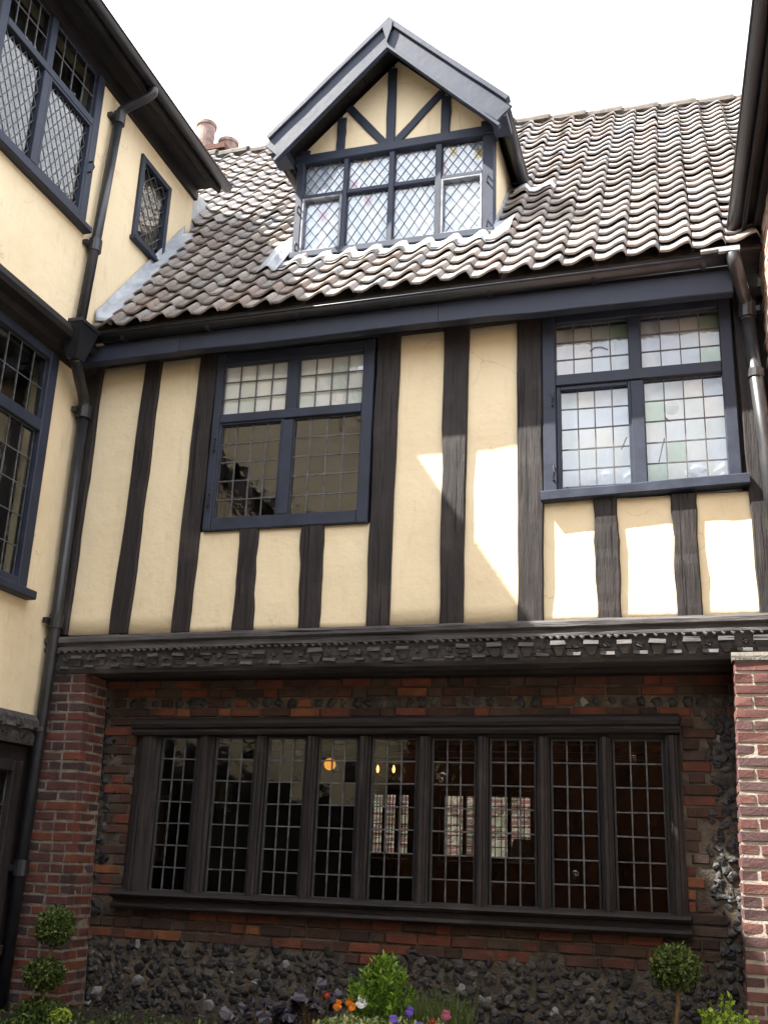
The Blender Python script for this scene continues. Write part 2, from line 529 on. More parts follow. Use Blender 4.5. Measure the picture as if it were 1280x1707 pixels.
class Plane:
    def __init__(s, O, U, V, N):
        s.O, s.U, s.V, s.N = Vector(O), Vector(U).normalized(), Vector(V).normalized(), Vector(N).normalized()

    def p(s, u, v, d=0):
        return s.O + s.U * u + s.V * v + s.N * d

    def box(s, mb, u0, v0, d0, u1, v1, d1):
        mb.hexa([s.p(u0, v0, d0), s.p(u1, v0, d0), s.p(u1, v0, d1), s.p(u0, v0, d1), s.p(u0, v1, d0), s.p(u1, v1, d0), s.p(u1, v1, d1), s.p(u0, v1, d1)])

    def mat(s, u, v, d, su, sv, sd, tilt=0):
        m = Matrix((s.U, s.V, s.N)).transposed()
        if tilt:
            m = m @ Matrix.Rotation(jit(tilt), 3, 'X') @ Matrix.Rotation(jit(tilt), 3, 'Y')
        m = m @ Matrix.Diagonal((su, sv, sd))
        q = m.to_4x4()
        q.translation = s.p(u, v, d)
        return q

    def bevbox(s, mb, u0, v0, u1, v1, d0, d1, c=.006, jt=0.0):
        """box with chamfered front edges"""
        a = [jit(jt) for _ in range(8)]
        r0 = [(u0 + a[0], v0 + a[1]), (u1 + a[2], v0 + a[3]), (u1 + a[4], v1 + a[5]), (u0 + a[6], v1 + a[7])]
        cu = [(c, c), (-c, c), (-c, -c), (c, -c)]
        vs = [s.p(q[0], q[1], d0) for q in r0] + [s.p(q[0], q[1], d1 - c) for q in r0] + [s.p(q[0] + k[0], q[1] + k[1], d1) for q, k in zip(r0, cu)]
        fs = [(3, 2, 1, 0), (8, 9, 10, 11)]
        for b in (0, 4):
            for k in range(4):
                k2 = (k + 1) % 4
                fs.append((b + k, b + k2, b + 4 + k2, b + 4 + k))
        mb.add(vs, fs)

    def beam(s, mb, p0, p1, w0, w1, d0, d1, seg=10, wob=.005, c=.009):
        """uneven hewn timber from p0 to p1 (plane coords); w0/w1 = widths at the ends"""
        a, b = Vector(p0), Vector(p1)
        t = (b - a).normalized()
        sd = Vector((t.y, -t.x))
        rings = []
        ph = rng.uniform(0, 50)
        for i in range(seg + 1):
            k = i / seg
            c0 = a.lerp(b, k)
            w = (w0 + (w1 - w0) * k) / 2
            e1 = wob * 2.2 * noise.noise((ph, k * 4, 1)) + jit(wob * .4)
            e2 = wob * 2.2 * noise.noise((ph, k * 4, 9)) + jit(wob * .4)
            dd = d1 + jit(wob * .35)
            L, Rr = c0 - sd * (w + e1), c0 + sd * (w + e2)
            Li, Ri = c0 - sd * (w + e1 - c), c0 + sd * (w + e2 - c)
            rings.append([s.p(L.x, L.y, d0), s.p(L.x, L.y, dd - c), s.p(Li.x, Li.y, dd), s.p(Ri.x, Ri.y, dd), s.p(Rr.x, Rr.y, dd - c), s.p(Rr.x, Rr.y, d0)])
        vs = [q for r_ in rings for q in r_]
        fs = []
        for i in range(seg):
            for k in range(6):
                k2 = (k + 1) % 6
                fs.append((i * 6 + k, i * 6 + k2, i * 6 + 6 + k2, i * 6 + 6 + k))
        fs += [tuple(range(5, -1, -1)), tuple(seg * 6 + k for k in range(6))]
        mb.add(vs, fs)

    def slab(s, mb, poly, d0, d1):
        n = len(poly)
        vs = [s.p(a, b, d0) for a, b in poly] + [s.p(a, b, d1) for a, b in poly]
        fs = [tuple(reversed(range(n))), tuple(range(n, 2 * n))] + [(k, (k + 1) % n, n + (k + 1) % n, n + k) for k in range(n)]
        mb.add(vs, fs)

    def panel(s, mb, q, d0, d1, nu=7, nv=12, bul=.006):
        """infill panel with a hand-floated uneven face; q: four corners bl br tr tl"""
        ph = rng.uniform(0, 99)
        vs = []
        for j in range(nv + 1):
            for i in range(nu + 1):
                a, b = i / nu, j / nv
                u = (q[0][0] * (1 - a) + q[1][0] * a) * (1 - b) + (q[3][0] * (1 - a) + q[2][0] * a) * b
                v = (q[0][1] * (1 - a) + q[1][1] * a) * (1 - b) + (q[3][1] * (1 - a) + q[2][1] * a) * b
                h = bul * (1.3 * noise.noise((u * 3 + ph, v * 3, 0)) + .5 * noise.noise((u * 9 + ph, v * 9, 4)))
                vs.append(s.p(u, v, d1 + h))
        fs = [(j * (nu + 1) + i, j * (nu + 1) + i + 1, (j + 1) * (nu + 1) + i + 1, (j + 1) * (nu + 1) + i) for j in range(nv) for i in range(nu)]
        n0 = len(vs)
        cor = [0, nu, nv * (nu + 1) + nu, nv * (nu + 1)]
        for c_ in range(4):
            vs.append(s.p(q[c_][0], q[c_][1], d0))
        ring = [list(range(0, nu + 1)), [j * (nu + 1) + nu for j in range(nv + 1)], list(range(nv * (nu + 1) + nu, nv * (nu + 1) - 1, -1)), [j * (nu + 1) for j in range(nv, -1, -1)]]
        for c_ in range(4):
            fs.append(tuple([n0 + (c_ + 1) % 4, n0 + c_] + ring[c_]))
        mb.add(vs, fs)


def wall_holes(pl, mb, u0, v0, u1, v1, holes, d0, d1):
    us = sorted({u0, u1, *[h[0] for h in holes], *[h[2] for h in holes]})
    vs = sorted({v0, v1, *[h[1] for h in holes], *[h[3] for h in holes]})
    for i in range(len(us) - 1):
        j = 0
        while j < len(vs) - 1:
            def solid(jj):
                cu, cv = (us[i] + us[i + 1]) / 2, (vs[jj] + vs[jj + 1]) / 2
                return not any(h[0] < cu < h[2] and h[1] < cv < h[3] for h in holes)
            if not solid(j):
                j += 1
                continue
            k = j
            while k + 1 < len(vs) - 1 and solid(k + 1):
                k += 1
            pl.box(mb, us[i], vs[j], d0, us[i + 1], vs[k + 1], d1)
            j = k + 1


def unit_box(name, material):
    mb = MB()
    mb.box(-.5, -.5, -.5, .5, .5, .5)
    return mb.mesh(name, material)


def clip(poly, a, b, c):
    """keep the side a*x+b*y<=c"""
    out = []
    for i in range(len(poly)):
        p, q = poly[i], poly[(i + 1) % len(poly)]
        fp, fq = a * p[0] + b * p[1] - c, a * q[0] + b * q[1] - c
        if fp <= 0:
            out.append(p)
        if fp * fq < 0:
            t = fp / (fp - fq)
            out.append((p[0] + (q[0] - p[0]) * t, p[1] + (q[1] - p[1]) * t))
    return out


PANE = {}


def rect_light(pl, parent, u0, v0, u1, v1, d, nu, nv, glass, cw=.0085, tilt=.012):
    key = glass.name
    if key not in PANE:
        PANE[key] = unit_box('pane', glass)
    du, dv = (u1 - u0) / nu, (v1 - v0) / nv
    for i in range(nu):
        for j in range(nv):
            link('pane', PANE[key], parent, pl.mat(u0 + du * (i + .5), v0 + dv * (j + .5), d, du - .004, dv - .004, .004, tilt))
    mb = MB()
    for i in range(nu + 1):
        e = cw * (.5 if i in (0, nu) else 1)
        u = u0 + du * i
        off = jit(.003) if 0 < i < nu else 0
        off2 = jit(.003) if 0 < i < nu else 0
        mb.hexa([pl.p(u + off - e / 2, v0, d - .006), pl.p(u + off + e / 2, v0, d - .006), pl.p(u + off + e / 2, v0, d + .007), pl.p(u + off - e / 2, v0, d + .007),
                 pl.p(u + off2 - e / 2, v1, d - .006), pl.p(u + off2 + e / 2, v1, d - .006), pl.p(u + off2 + e / 2, v1, d + .007), pl.p(u + off2 - e / 2, v1, d + .007)])
    for j in range(nv + 1):
        v = v0 + dv * j
        o1, o2 = (jit(.003), jit(.003)) if 0 < j < nv else (0, 0)
        e = cw
        mb.hexa([pl.p(u0, v + o1 - e / 2, d - .005), pl.p(u1, v + o2 - e / 2, d - .005), pl.p(u1, v + o2 - e / 2, d + .006), pl.p(u0, v + o1 - e / 2, d + .006),
                 pl.p(u0, v + o1 + e / 2, d - .005), pl.p(u1, v + o2 + e / 2, d - .005), pl.p(u1, v + o2 + e / 2, d + .006), pl.p(u0, v + o1 + e / 2, d + .006)])
    mb.build('leading', CAME, parent)


def diamond_light(pl, parent, u0, v0, u1, v1, d, nu, dv, glass, cw=.0052, tilt=.012):
    """diamond quarries: nu diamonds across, each dv tall"""
    du = (u1 - u0) / nu
    rows = int((v1 - v0) / dv * 2) + 3
    for j in range(-1, rows):
        for i in range(-1, nu + 1):
            cu = u0 + du * (i + .5 + (.5 if j % 2 else 0))
            cv = v1 - dv / 2 * j
            poly = [(cu - du / 2, cv), (cu, cv - dv / 2), (cu + du / 2, cv), (cu, cv + dv / 2)]
            for a, b, c in ((-1, 0, -u0), (1, 0, u1), (0, -1, -v0), (0, 1, v1)):
                poly = clip(poly, a, b, c)
                if len(poly) < 3:
                    break
            if len(poly) < 3:
                continue
            ar = abs(sum(poly[k][0] * poly[(k + 1) % len(poly)][1] - poly[(k + 1) % len(poly)][0] * poly[k][1] for k in range(len(poly)))) / 2
            if ar < 2e-4:
                continue
            gx, gy = jit(tilt), jit(tilt)
            mb = MB()
            mc = (sum(q[0] for q in poly) / len(poly), sum(q[1] for q in poly) / len(poly))
            vs = [pl.p(a, b, d - .002 + gx * (a - mc[0]) + gy * (b - mc[1])) for a, b in poly] + [pl.p(a, b, d + .002 + gx * (a - mc[0]) + gy * (b - mc[1])) for a, b in poly]
            n = len(poly)
            mb.add(vs, [tuple(reversed(range(n))), tuple(range(n, 2 * n))] + [(k, (k + 1) % n, n + (k + 1) % n, n + k) for k in range(n)])
            mb.build('pane', glass, parent, fix=False)
    mb = MB()
    for sg in (1, -1):
        k = -60
        while k < 60:
            # line (v - v1)/(dv/2) = sg*(u-u0)/(du/2) + k   with odd k on the lattice
            if k % 2:
                pts = []
                m = sg * dv / du
                c = v1 + k * dv / 2 - m * u0
                for uu in (u0, u1):
                    vv = m * uu + c
                    if v0 - 1e-9 <= vv <= v1 + 1e-9:
                        pts.append((uu, vv))
                for vv in (v0, v1):
                    uu = (vv - c) / m
                    if u0 < uu < u1:
                        pts.append((uu, vv))
                if len(pts) >= 2:
                    A, B = Vector(pts[0]), Vector(pts[1])
                    if (B - A).length > .01:
                        t = (B - A).normalized()
                        s = Vector((t.y, -t.x)) * cw / 2
                        z = .0005 * sg
                        mb.hexa([pl.p(*(A - s), d - .005 + z), pl.p(*(A + s), d - .005 + z), pl.p(*(A + s), d + .006 + z), pl.p(*(A - s), d + .006 + z),
                                 pl.p(*(B - s), d - .005 + z), pl.p(*(B + s), d - .005 + z), pl.p(*(B + s), d + .006 + z), pl.p(*(B - s), d + .006 + z)])
            k += 1
    mb.build('leading', CAME, parent)


# ------------------------------------------------------------------ ground
mb = MB()
mb.box(-300, -300, -.2, 300, 300, 0)
structure(mb.build('ground', PAVING))

# ================================================================== MAIN HOUSE
house = thing('timber_framed_house', 'timber framed house with cream panels, pantiled roof and gabled dormer above a brick ground floor', 'house', (-2.2, 2.5, 0))
FP = Plane((0, 0, 0), (1, 0, 0), (0, 0, 1), (0, -1, 0))         # upper facade, d positive toward the courtyard
LP = Plane((0, .35, 0), (1, 0, 0), (0, 0, 1), (0, -1, 0))       # recessed ground floor wall
LW = (-3.66, 3.99, -2.31, 5.50)
RW = (-1.005, 4.075, .35, 5.535)
BW = (-4.25, 1.20, -.16, 2.59)

mb = MB()
wall_holes(FP, mb, -4.95, 3.0, .62, 5.62, [LW, RW], -.25, -.035)
mb.build('wall_core', ROOM_DARK, house)

# rooms behind the windows
mb = MB()
mb.box(-4.95, .26, 2.96, .62, 5.5, 3.06)
mb.build('upper_floor', FLOORB, house)
mb = MB()
mb.box(-4.95, .26, 5.56, .62, 5.5, 5.66)
mb.box(-4.95, .26, 3.07, -4.80, 5.5, 5.55)
mb.box(.50, .26, 3.07, .62, 5.5, 5.55)
mb.box(-1.90, .26, 3.07, -1.75, 5.5, 5.55)
mb.box(-4.79, 4.2, 3.07, -1.91, 4.3, 5.55)
mb.box(-1.74, 4.2, 3.07, .49, 4.3, 5.55)
mb.build('upper_room_lining', ROOM_UP, house)
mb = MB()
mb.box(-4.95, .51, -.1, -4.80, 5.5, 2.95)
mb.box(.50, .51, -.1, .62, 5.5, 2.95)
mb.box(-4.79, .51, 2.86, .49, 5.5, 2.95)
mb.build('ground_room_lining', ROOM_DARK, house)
mb = MB()
mb.box(-4.79, .51, .02, .49, 5.5, .06)
mb.build('ground_floor_boards', FLOORB, house)
mb = MB()
for k in range(7):
    mb.box(-4.79, .95 + k * .7, 2.70, .49, 1.08 + k * .7, 2.858)
mb.build('ceiling_beams', TIM_X, house)
BP = Plane((0, 5.5, 0), (1, 0, 0), (0, 0, 1), (0, -1, 0))
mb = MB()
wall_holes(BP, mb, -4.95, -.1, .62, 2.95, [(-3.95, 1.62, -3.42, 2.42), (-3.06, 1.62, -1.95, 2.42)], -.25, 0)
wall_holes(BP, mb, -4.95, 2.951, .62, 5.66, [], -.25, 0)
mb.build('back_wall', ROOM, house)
bwin = MB()
for a, b, n in ((-3.95, -3.42, 3), (-3.06, -1.95, 4)):
    BP.box(bwin, a + .001, 1.621, -.16, b - .001, 1.67, -.08)
    BP.box(bwin, a + .001, 2.36, -.16, b - .001, 2.419, -.08)
    for k in range(n + 1):
        u = a + .022 + (b - a - .044) * k / n
        BP.box(bwin, u - .02, 1.671, -.155, u + .02, 2.359, -.085)
bwo = bwin.build('back_window', TIM_Z, house)
for a, b, n in ((-3.95, -3.42, 3), (-3.06, -1.95, 4)):
    w = (b - a - .044) / n
    for k in range(n):
        rect_light(BP, bwo, a + .022 + w * k + .02, 1.67, a + .022 + w * (k + 1) - .02, 2.36, -.12, 3, 6, GLASS_DARK, .009)

# --- studs of the upper storey: (x centre/width at the foot), (at the head), z range, depth
studs = [
    (-4.835, .16, -4.82, .16, 3.19, 5.50, .045),
    (-4.305, .165, -4.263, .152, 3.19, 5.52, .035),
    (-3.786, .152, -3.745, .17, 3.19, 5.52, .04),
    (-3.267, .166, -3.277, .150, 3.19, 3.985, .035),
    (-2.737, .169, -2.755, .185, 3.19, 3.985, .035),
    (-2.212, .172, -2.205, .187, 3.19, 5.53, .045),
    (-1.668, .174, -1.661, .190, 3.19, 5.54, .04),
    (-1.105, .179, -1.100, .187, 3.19, 5.545, .045),
    (-.569, .160, -.578, .166, 3.20, 4.07, .035),
    (-.048, .161, -.045, .167, 3.20, 4.07, .035),
    (.475, .162, .44, .17, 3.20, 5.54, .04),
]
for x0, w0, x1, w1, za, zb, dp in studs:
    mb = MB()
    FP.beam(mb, (x0, za), (x1, zb), w0, w1, -.034, dp, 14, .006)
    mb.build('stud', TIM_Z, house)

panels = [
    ((-4.80, 3.19), (-4.31, 3.19), (-4.27, 5.52), (-4.79, 5.52)),
    ((-4.30, 3.19), (-3.80, 3.19), (-3.76, 5.52), (-4.26, 5.52)),
    ((-3.78, 3.19), (-3.27, 3.19), (-3.28, 3.985), (-3.77, 3.985)),
    ((-3.26, 3.19), (-2.74, 3.19), (-2.76, 3.985), (-3.27, 3.985)),
    ((-2.73, 3.19), (-2.215, 3.19), (-2.21, 3.985), (-2.75, 3.985)),
    ((-2.205, 3.19), (-1.67, 3.19), (-1.665, 5.54), (-2.20, 5.54)),
    ((-1.66, 3.19), (-1.11, 3.19), (-1.105, 5.54), (-1.655, 5.54)),
    ((-1.10, 3.19), (-.575, 3.19), (-.58, 4.07), (-1.095, 4.07)),
    ((-.565, 3.20), (-.052, 3.20), (-.05, 4.07), (-.57, 4.07)),
    ((-.04, 3.20), (.47, 3.20), (.46, 4.07), (-.04, 4.07)),
]
for q in panels:
    mb = MB()
    FP.panel(mb, q, -.034, .004, 8, 16)
    mb.build('plaster_panel', PLASTER, house, smooth=True)

# --- wall plate, fascia, soffit, gutter
mb = MB()
FP.beam(mb, (-4.93, 5.545), (.60, 5.575), .075, .075, -.033, .03, 24, .003)
mb.build('wall_plate', TIM_X, house)
mb = MB()
FP.beam(mb, (-4.80, 5.495), (-3.9, 5.515), .15, .155, .20, .285, 6, .003, .006)
FP.beam(mb, (-3.897, 5.515), (-1.75, 5.535), .155, .165, .20, .285, 12, .003, .006)
FP.beam(mb, (-1.747, 5.535), (.36, 5.535), .165, .18, .20, .285, 12, .003, .006)
mb.build('fascia', PAINT, house)
mb = MB()
mb.hexa([(-4.86, -.33, 5.665), (.56, -.33, 5.735), (.56, .2, 5.735), (-4.86, .2, 5.665), (-4.86, -.33, 5.685), (.56, -.33, 5.755), (.56, .2, 5.755), (-4.86, .2, 5.685)])
mb.build('soffit', TIM_X, house)


def gutter(parent, a, b, r=.055, side=Vector((0, 0, 1)), name='gutter', material=None, n=10):
    a, b = Vector(a), Vector(b)
    t = (b - a).normalized()
    s = t.cross(side).normalized()
    prof = [(math.cos(math.pi + math.pi * k / n) * r, math.sin(math.pi + math.pi * k / n) * r) for k in range(n + 1)]
    prof = [(-r - .006, 0), (-r - .006, .01)] + [(-r, .01)] + prof[:]
    inner = [(x * .88, y * .88 + .002) for x, y in reversed(prof[3:])]
    prof = prof[3:] + inner
    mb = MB()
    mb.sweep(prof, a, t, s, side, (b - a).length)
    # outer rolled rim
    mb.tube([a + s * r, b + s * r], .009, 6)
    mb.tube([a - s * r, b - s * r], .009, 6)
    k = .45
    L = (b - a).length
    while k < L:
        mb.tube([a + t * (k - .025), a + t * (k + .025)], [r * 1.09] * 2, 12) if False else None
        k += .9
    return mb.build(name, material or IRON, parent, smooth=True)


gutter(house, (.36, -.335, 5.685), (-4.80, -.335, 5.62), .052)
for k in range(7):
    x = -4.4 + k * .76
    z = 5.62 + .0126 * (x + 4.8)
    prof = [(math.cos(math.pi + math.pi * i / 8) * .060, math.sin(math.pi + math.pi * i / 8) * .060) for i in range(9)]
    prof += [(a * .85, b * .85) for a, b in reversed(prof)]
    mb = MB()
    mb.sweep(prof, (x, -.325, z), (1, 0, 0), (0, 1, 0), (0, 0, 1), .03)
    mb.build('gutter_bracket', IRON, house)


# --- upper windows
def casement_window(pl, parent, outer, lights, glass, name, sill=None, d_f=.045, d_g=.0, splits=None):
    u0, v0, u1, v1 = outer
    us0 = min(q[0] for q in lights)
    us1 = max(q[2] for q in lights)
    vs0 = min(q[1] for q in lights)
    vs1 = max(q[3] for q in lights)
    mb = MB()
    pl.bevbox(mb, u0, v0, us0, v1, -.06, d_f, .006, .002)
    pl.bevbox(mb, us1, v0, u1, v1, -.06, d_f, .006, .002)
    pl.bevbox(mb, us0 + .001, v0, us1 - .001, vs0, -.06, d_f - .003, .006, .002)
    pl.bevbox(mb, us0 + .001, vs1, us1 - .001, v1, -.06, d_f - .003, .006, .002)
    w = mb.build(name, PAINT, parent)
    for sp in splits:
        m2 = MB()
        pl.bevbox(m2, *sp[:4], -.055, d_f + sp[4], .005, .0015)
        m2.build(sp[5], PAINT, w)
    for (a, b, c, d, nu, nv, kind) in lights:
        if kind == 'rect':
            rect_light(pl, w, a, b, c, d, d_g, nu, nv, glass)
        else:
            diamond_light(pl, w, a, b, c, d, d_g, nu, nv, glass)
    if sill:
        m2 = MB()
        pl.beam(m2, (sill[0], sill[1]), (sill[2], sill[1] + sill[4]), sill[3], sill[3], -.03, sill[5], 8, .002, .008)
        m2.build('sill', PAINT, w)
    return w


def casement_leaf(pl, parent, u0, v0, u1, v1, t, d0, d1, material=None):
    mb = MB()
    pl.bevbox(mb, u0, v0, u0 + t, v1, d0, d1, .004)
    pl.bevbox(mb, u1 - t, v0, u1, v1, d0, d1, .004)
    pl.bevbox(mb, u0 + t + .0005, v0, u1 - t - .0005, v0 + t, d0, d1 - .001, .004)
    pl.bevbox(mb, u0 + t + .0005, v1 - t, u1 - t - .0005, v1, d0, d1 - .001, .004)
    return mb.build('casement', material or PAINT, parent)


def stay(pl, parent, u, v, l=.10):
    mb = MB()
    mb.tube([pl.p(u, v, .03), pl.p(u, v, .075)], .008, 6)
    mb.tube([pl.p(u, v, .07), pl.p(u + .01, v - l * .5, .085), pl.p(u, v - l, .07)], .006, 6)
    mb.tube([pl.p(u, v - l, .03), pl.p(u, v - l, .075)], .008, 6)
    return mb.build('casement_fastener', IRON, parent)


w = casement_window(FP, house, (-3.665, 3.985, -2.315, 5.505),
                    [(-3.60, 4.965, -3.045, 5.405, 4, 3, 'rect'), (-2.945, 4.965, -2.405, 5.405, 4, 3, 'rect'),
                     (-3.585, 4.085, -3.07, 4.875, 4, 5, 'rect'), (-2.965, 4.085, -2.415, 4.885, 4, 5, 'rect')],
                    GLASS_CLEAR, 'leaded_window', None, .045, -.005,
                    [(-3.044, 4.93, -2.946, 5.404, -.005, 'mullion'), (-3.055, 4.086, -2.966, 4.874, -.005, 'mullion'), (-3.599, 4.888, -2.406, 4.964, -.001, 'transom')])
casement_leaf(FP, w, -3.612, 4.06, -3.045, 4.90, .028, -.03, .03)
stay(FP, w, -3.62, 4.75)
stay(FP, w, -3.63, 4.28)
mb = MB()
mb.box(-3.66, .022, 4.94, -2.32, .03, 5.5)
mb.build('roller_blind', BLIND, w)
mb = MB()       # dark timber lintel edge of something leaning inside
mb.box(-3.64, .30, 3.6, -3.42, .36, 4.52)
mb.build('shutter', TIM_Z, w)

w = casement_window(FP, house, (-1.003, 4.13, .345, 5.535),
                    [(-.907, 5.045, -.378, 5.465, 4, 3, 'rect'), (-.287, 5.05, .260, 5.468, 4, 3, 'rect'),
                     (-.875, 4.155, -.39, 4.935, 4, 5, 'rect'), (-.28, 4.155, .260, 4.955, 4, 5, 'rect')],
                    GLASS_PALE, 'leaded_window', (-1.02, 4.095, .39, .075, .045, .085), .05, -.005,
                    [(-.377, 5.0, -.288, 5.464, -.005, 'mullion'), (-.372, 4.157, -.281, 4.95, -.005, 'mullion'), (-.906, 4.958, .259, 5.044, -.001, 'transom')])
casement_leaf(FP, w, -.905, 4.142, -.365, 4.955, .03, -.03, .032)
stay(FP, w, -.93, 4.9)
stay(FP, w, -.93, 4.32)


def curtain(parent, x0, x1, z0, z1, y, amp=.012, wl_=.11, material=None):
    mb = MB()
    n = int((x1 - x0) / .012)
    vs, fs = [], []
    ph = rng.uniform(0, 6)
    for i in range(n + 1):
        x = x0 + (x1 - x0) * i / n
        yy = y + amp * math.sin(x / wl_ * 6.28 + ph + 1.2 * math.sin(x * 9 + ph))
        for j in range(7):
            z = z0 + (z1 - z0) * j / 6
            vs.append((x, yy + .004 * math.sin(j * 1.7 + i * .1), z))
    for i in range(n):
        for j in range(6):
            a = i * 7 + j
            fs.append((a, a + 7, a + 8, a + 1))
    mb.add(vs, fs)
    o = mb.build('curtain', material or CURTAIN, parent, smooth=True)
    so = o.modifiers.new('thickness', 'SOLIDIFY')
    so.thickness = .003
    return o


curtain(w, -1.0, .345, 4.1, 5.53, .085, .007, .16)
mb = MB()       # bullseye pane and repair leads
ring = lambda rr, dd: [FP.p(-.095 + rr * math.cos(q * .3927), 4.73 + rr * 1.1 * math.sin(q * .3927), -.005 + dd) for q in range(16)]
mb.add(ring(.05, .003) + ring(.036, .010) + ring(.02, .004) + ring(.009, .014) + [FP.p(-.095, 4.73, .016)],
       [(b * 16 + k, b * 16 + (k + 1) % 16, b * 16 + 16 + (k + 1) % 16, b * 16 + 16 + k) for b in range(3) for k in range(16)] + [(48 + k, 48 + (k + 1) % 16, 64) for k in range(16)])
mb.build('bullseye', GLASS_DARK, w, smooth=True)
for pts in (((-.655, 5.235), (-.62, 5.262), (-.575, 5.262), (-.525, 5.235)), ((-.155, 4.50), (-.175, 4.43), (-.20, 4.325)), ((-.145, 4.66), (-.11, 4.625)), ((-.455, 4.44), (-.415, 4.53))):
    mb = MB()
    mb.tube([FP.p(a, b, .002) for a, b in pts], .0042, 6)
    mb.build('repair_lead', CAME, w)

# --- carved bressummer beam with battlement carving
prof_z = [(0, 3.19), (.085, 3.185), (.105, 3.165), (.105, 3.135), (.075, 3.12), (.075, 3.10), (.092, 3.095), (.092, 3.072), (.060, 3.06), (.045, 2.99), (.03, 2.935), (.0, 2.905), (-.20, 2.905)]
mb = MB()
NS = 60
vs, fs = [], []
for i in range(NS + 1):
    x = -4.93 + (.62 + 4.93) * i / NS
    sh = .0085 * (x + 2.2)
    for k, (d, z) in enumerate(prof_z):
        e = .005 if 0 < k < 11 else 0
        vs.append((x, -(d + e * (noise.noise((x * 5, k * 3.1, 0)) + .5 * noise.noise((x * 17, k * 3.1, 5)))), z + sh + e * noise.noise((x * 6, k * 2.7, 8))))
    vs.append((x, .2, 3.19 + sh))
npf = len(prof_z) + 1
for i in range(NS):
    for k in range(npf):
        k2 = (k + 1) % npf
        fs.append((i * npf + k, (i + 1) * npf + k, (i + 1) * npf + k2, i * npf + k2))
fs += [tuple(range(npf)), tuple(NS * npf + k for k in reversed(range(npf)))]
mb.add(vs, fs)
beam = mb.build('carved_beam', CARVED, house)
mb = MB()
mb.box(-4.8, .21, 2.88, .6, .5, 2.955)
mb.build('jetty_soffit', TIM_X, house)


def carve_mesh(kind, seed):
    r_ = random.Random(seed)
    mb = MB()
    if kind == 'up':
        mb.hexa([(-.055, -.055, -.015), (.055, -.055, -.015), (.055, .03, -.022), (-.055, .03, -.022), (-.052, -.045, .016), (.052, -.045, .016), (.052, .03, .024), (-.052, .03, .024)])
        mb.hexa([(-.018, -.006, -.085), (.022, -.006, -.085), (.022, .03, -.085), (-.018, .03, -.085), (-.048, -.030, -.0155), (.048, -.030, -.0155), (.048, .03, -.0155), (-.048, .03, -.0155)])
    else:
        mb.hexa([(-.050, -.045, -.014), (.050, -.045, -.014), (.050, .04, -.018), (-.050, .04, -.018), (-.050, -.034, .013), (.050, -.034, .013), (.050, .04, .022), (-.050, .04, .022)])
        mb.hexa([(-.052, -.012, .0135), (-.030, -.012, .0135), (-.030, .04, .0135), (-.052, .04, .0135), (-.052, -.006, .07), (-.040, -.006, .07), (-.040, .04, .07), (-.052, .04, .07)])
    mb.v = [(x + r_.uniform(-.005, .005), y + r_.uniform(-.005, .005), z + r_.uniform(-.004, .004)) for x, y, z in mb.v]
    return mb.mesh('carved_block', CARVED)


ups = [carve_mesh('up', 30 + k) for k in range(4)]
los = [carve_mesh('lo', 60 + k) for k in range(4)]
k = 0
x = -4.83
while x < .58:
    sh = .0085 * (x + 2.2)
    wear = rng.uniform(.62, .98) if x < -1.6 else rng.uniform(.85, 1.05)
    m_ = Matrix.Translation((x + jit(.006), -.050 - .004 * wear + (.014 * rng.random() if x < -1.6 else 0), 3.022 + sh + jit(.004))) @ Matrix.Rotation(jit(.05), 4, 'Y') @ Matrix.Diagonal((wear, wear, wear, 1))
    link('carved_block', ups[k % 4], beam, m_)
    m_ = Matrix.Translation((x + .109 + jit(.006), -.035 + (.012 * rng.random() if x < -1.6 else 0), 2.952 + sh + jit(.004))) @ Matrix.Rotation(jit(.05), 4, 'Y') @ Matrix.Diagonal((wear, wear, wear, 1))
    link('carved_block', los[k % 4], beam, m_)
    x += .2175
    k += 1
def rosette_mesh(seed):
    r_ = random.Random(seed)
    mb = MB()
    n_ = 10
    vs = [(0, -.016, 0)]
    for q, (rr, dd) in enumerate(((.012, -.008), (.024, -.014), (.032, .012))):
        for k_ in range(n_):
            a = 2 * math.pi * k_ / n_
            e = (1.15 if k_ % 2 else .8) if q else 1
            vs.append((rr * e * math.cos(a) + r_.uniform(-.003, .003), dd + r_.uniform(-.002, .002), rr * e * math.sin(a)))
    fs = [(0, 1 + k_, 1 + (k_ + 1) % n_) for k_ in range(n_)]
    for q in range(2):
        fs += [(1 + q * n_ + k_, 1 + q * n_ + (k_ + 1) % n_, 1 + (q + 1) * n_ + (k_ + 1) % n_, 1 + (q + 1) * n_ + k_) for k_ in range(n_)]
    mb.add(vs, fs)
    return mb.mesh('rosette', CARVED)


ROS = [rosette_mesh(k) for k in range(4)]
x = -4.83 + .109
while x < .58:
    link('rosette', rng.choice(ROS), beam, Matrix.Translation((x + jit(.01), -.055, 3.012 + .0085 * (x + 2.2) + jit(.005))) @ Matrix.Rotation(jit(1), 4, 'Y') @ Matrix.Diagonal((rng.uniform(.7, 1.1), 1, rng.uniform(.6, .95), 1)))
    x += .2175
mb = MB()     # small running ornament between the mouldings
x = -4.85
while x < .58:
    sh = .0085 * (x + 2.2)
    s = rng.uniform(.7, 1.1)
    mb.tube([(x, -.088, 3.068 + sh), (x + .018 * s, -.092, 3.056 + sh), (x + .03 * s, -.08, 3.066 + sh)], [.008, .012 * s, .006], 6)
    x += rng.uniform(.045, .07)
mb.build('running_ornament', CARVED, beam)

# --- ground floor wall: mortar core with bricks and flints
mb = MB()
wall_holes(LP, mb, -4.95, -.1, .62, 2.90, [BW], -.16, -.012)
brick_wall = mb.build('brick_wall', MORTAR_OLD, house)


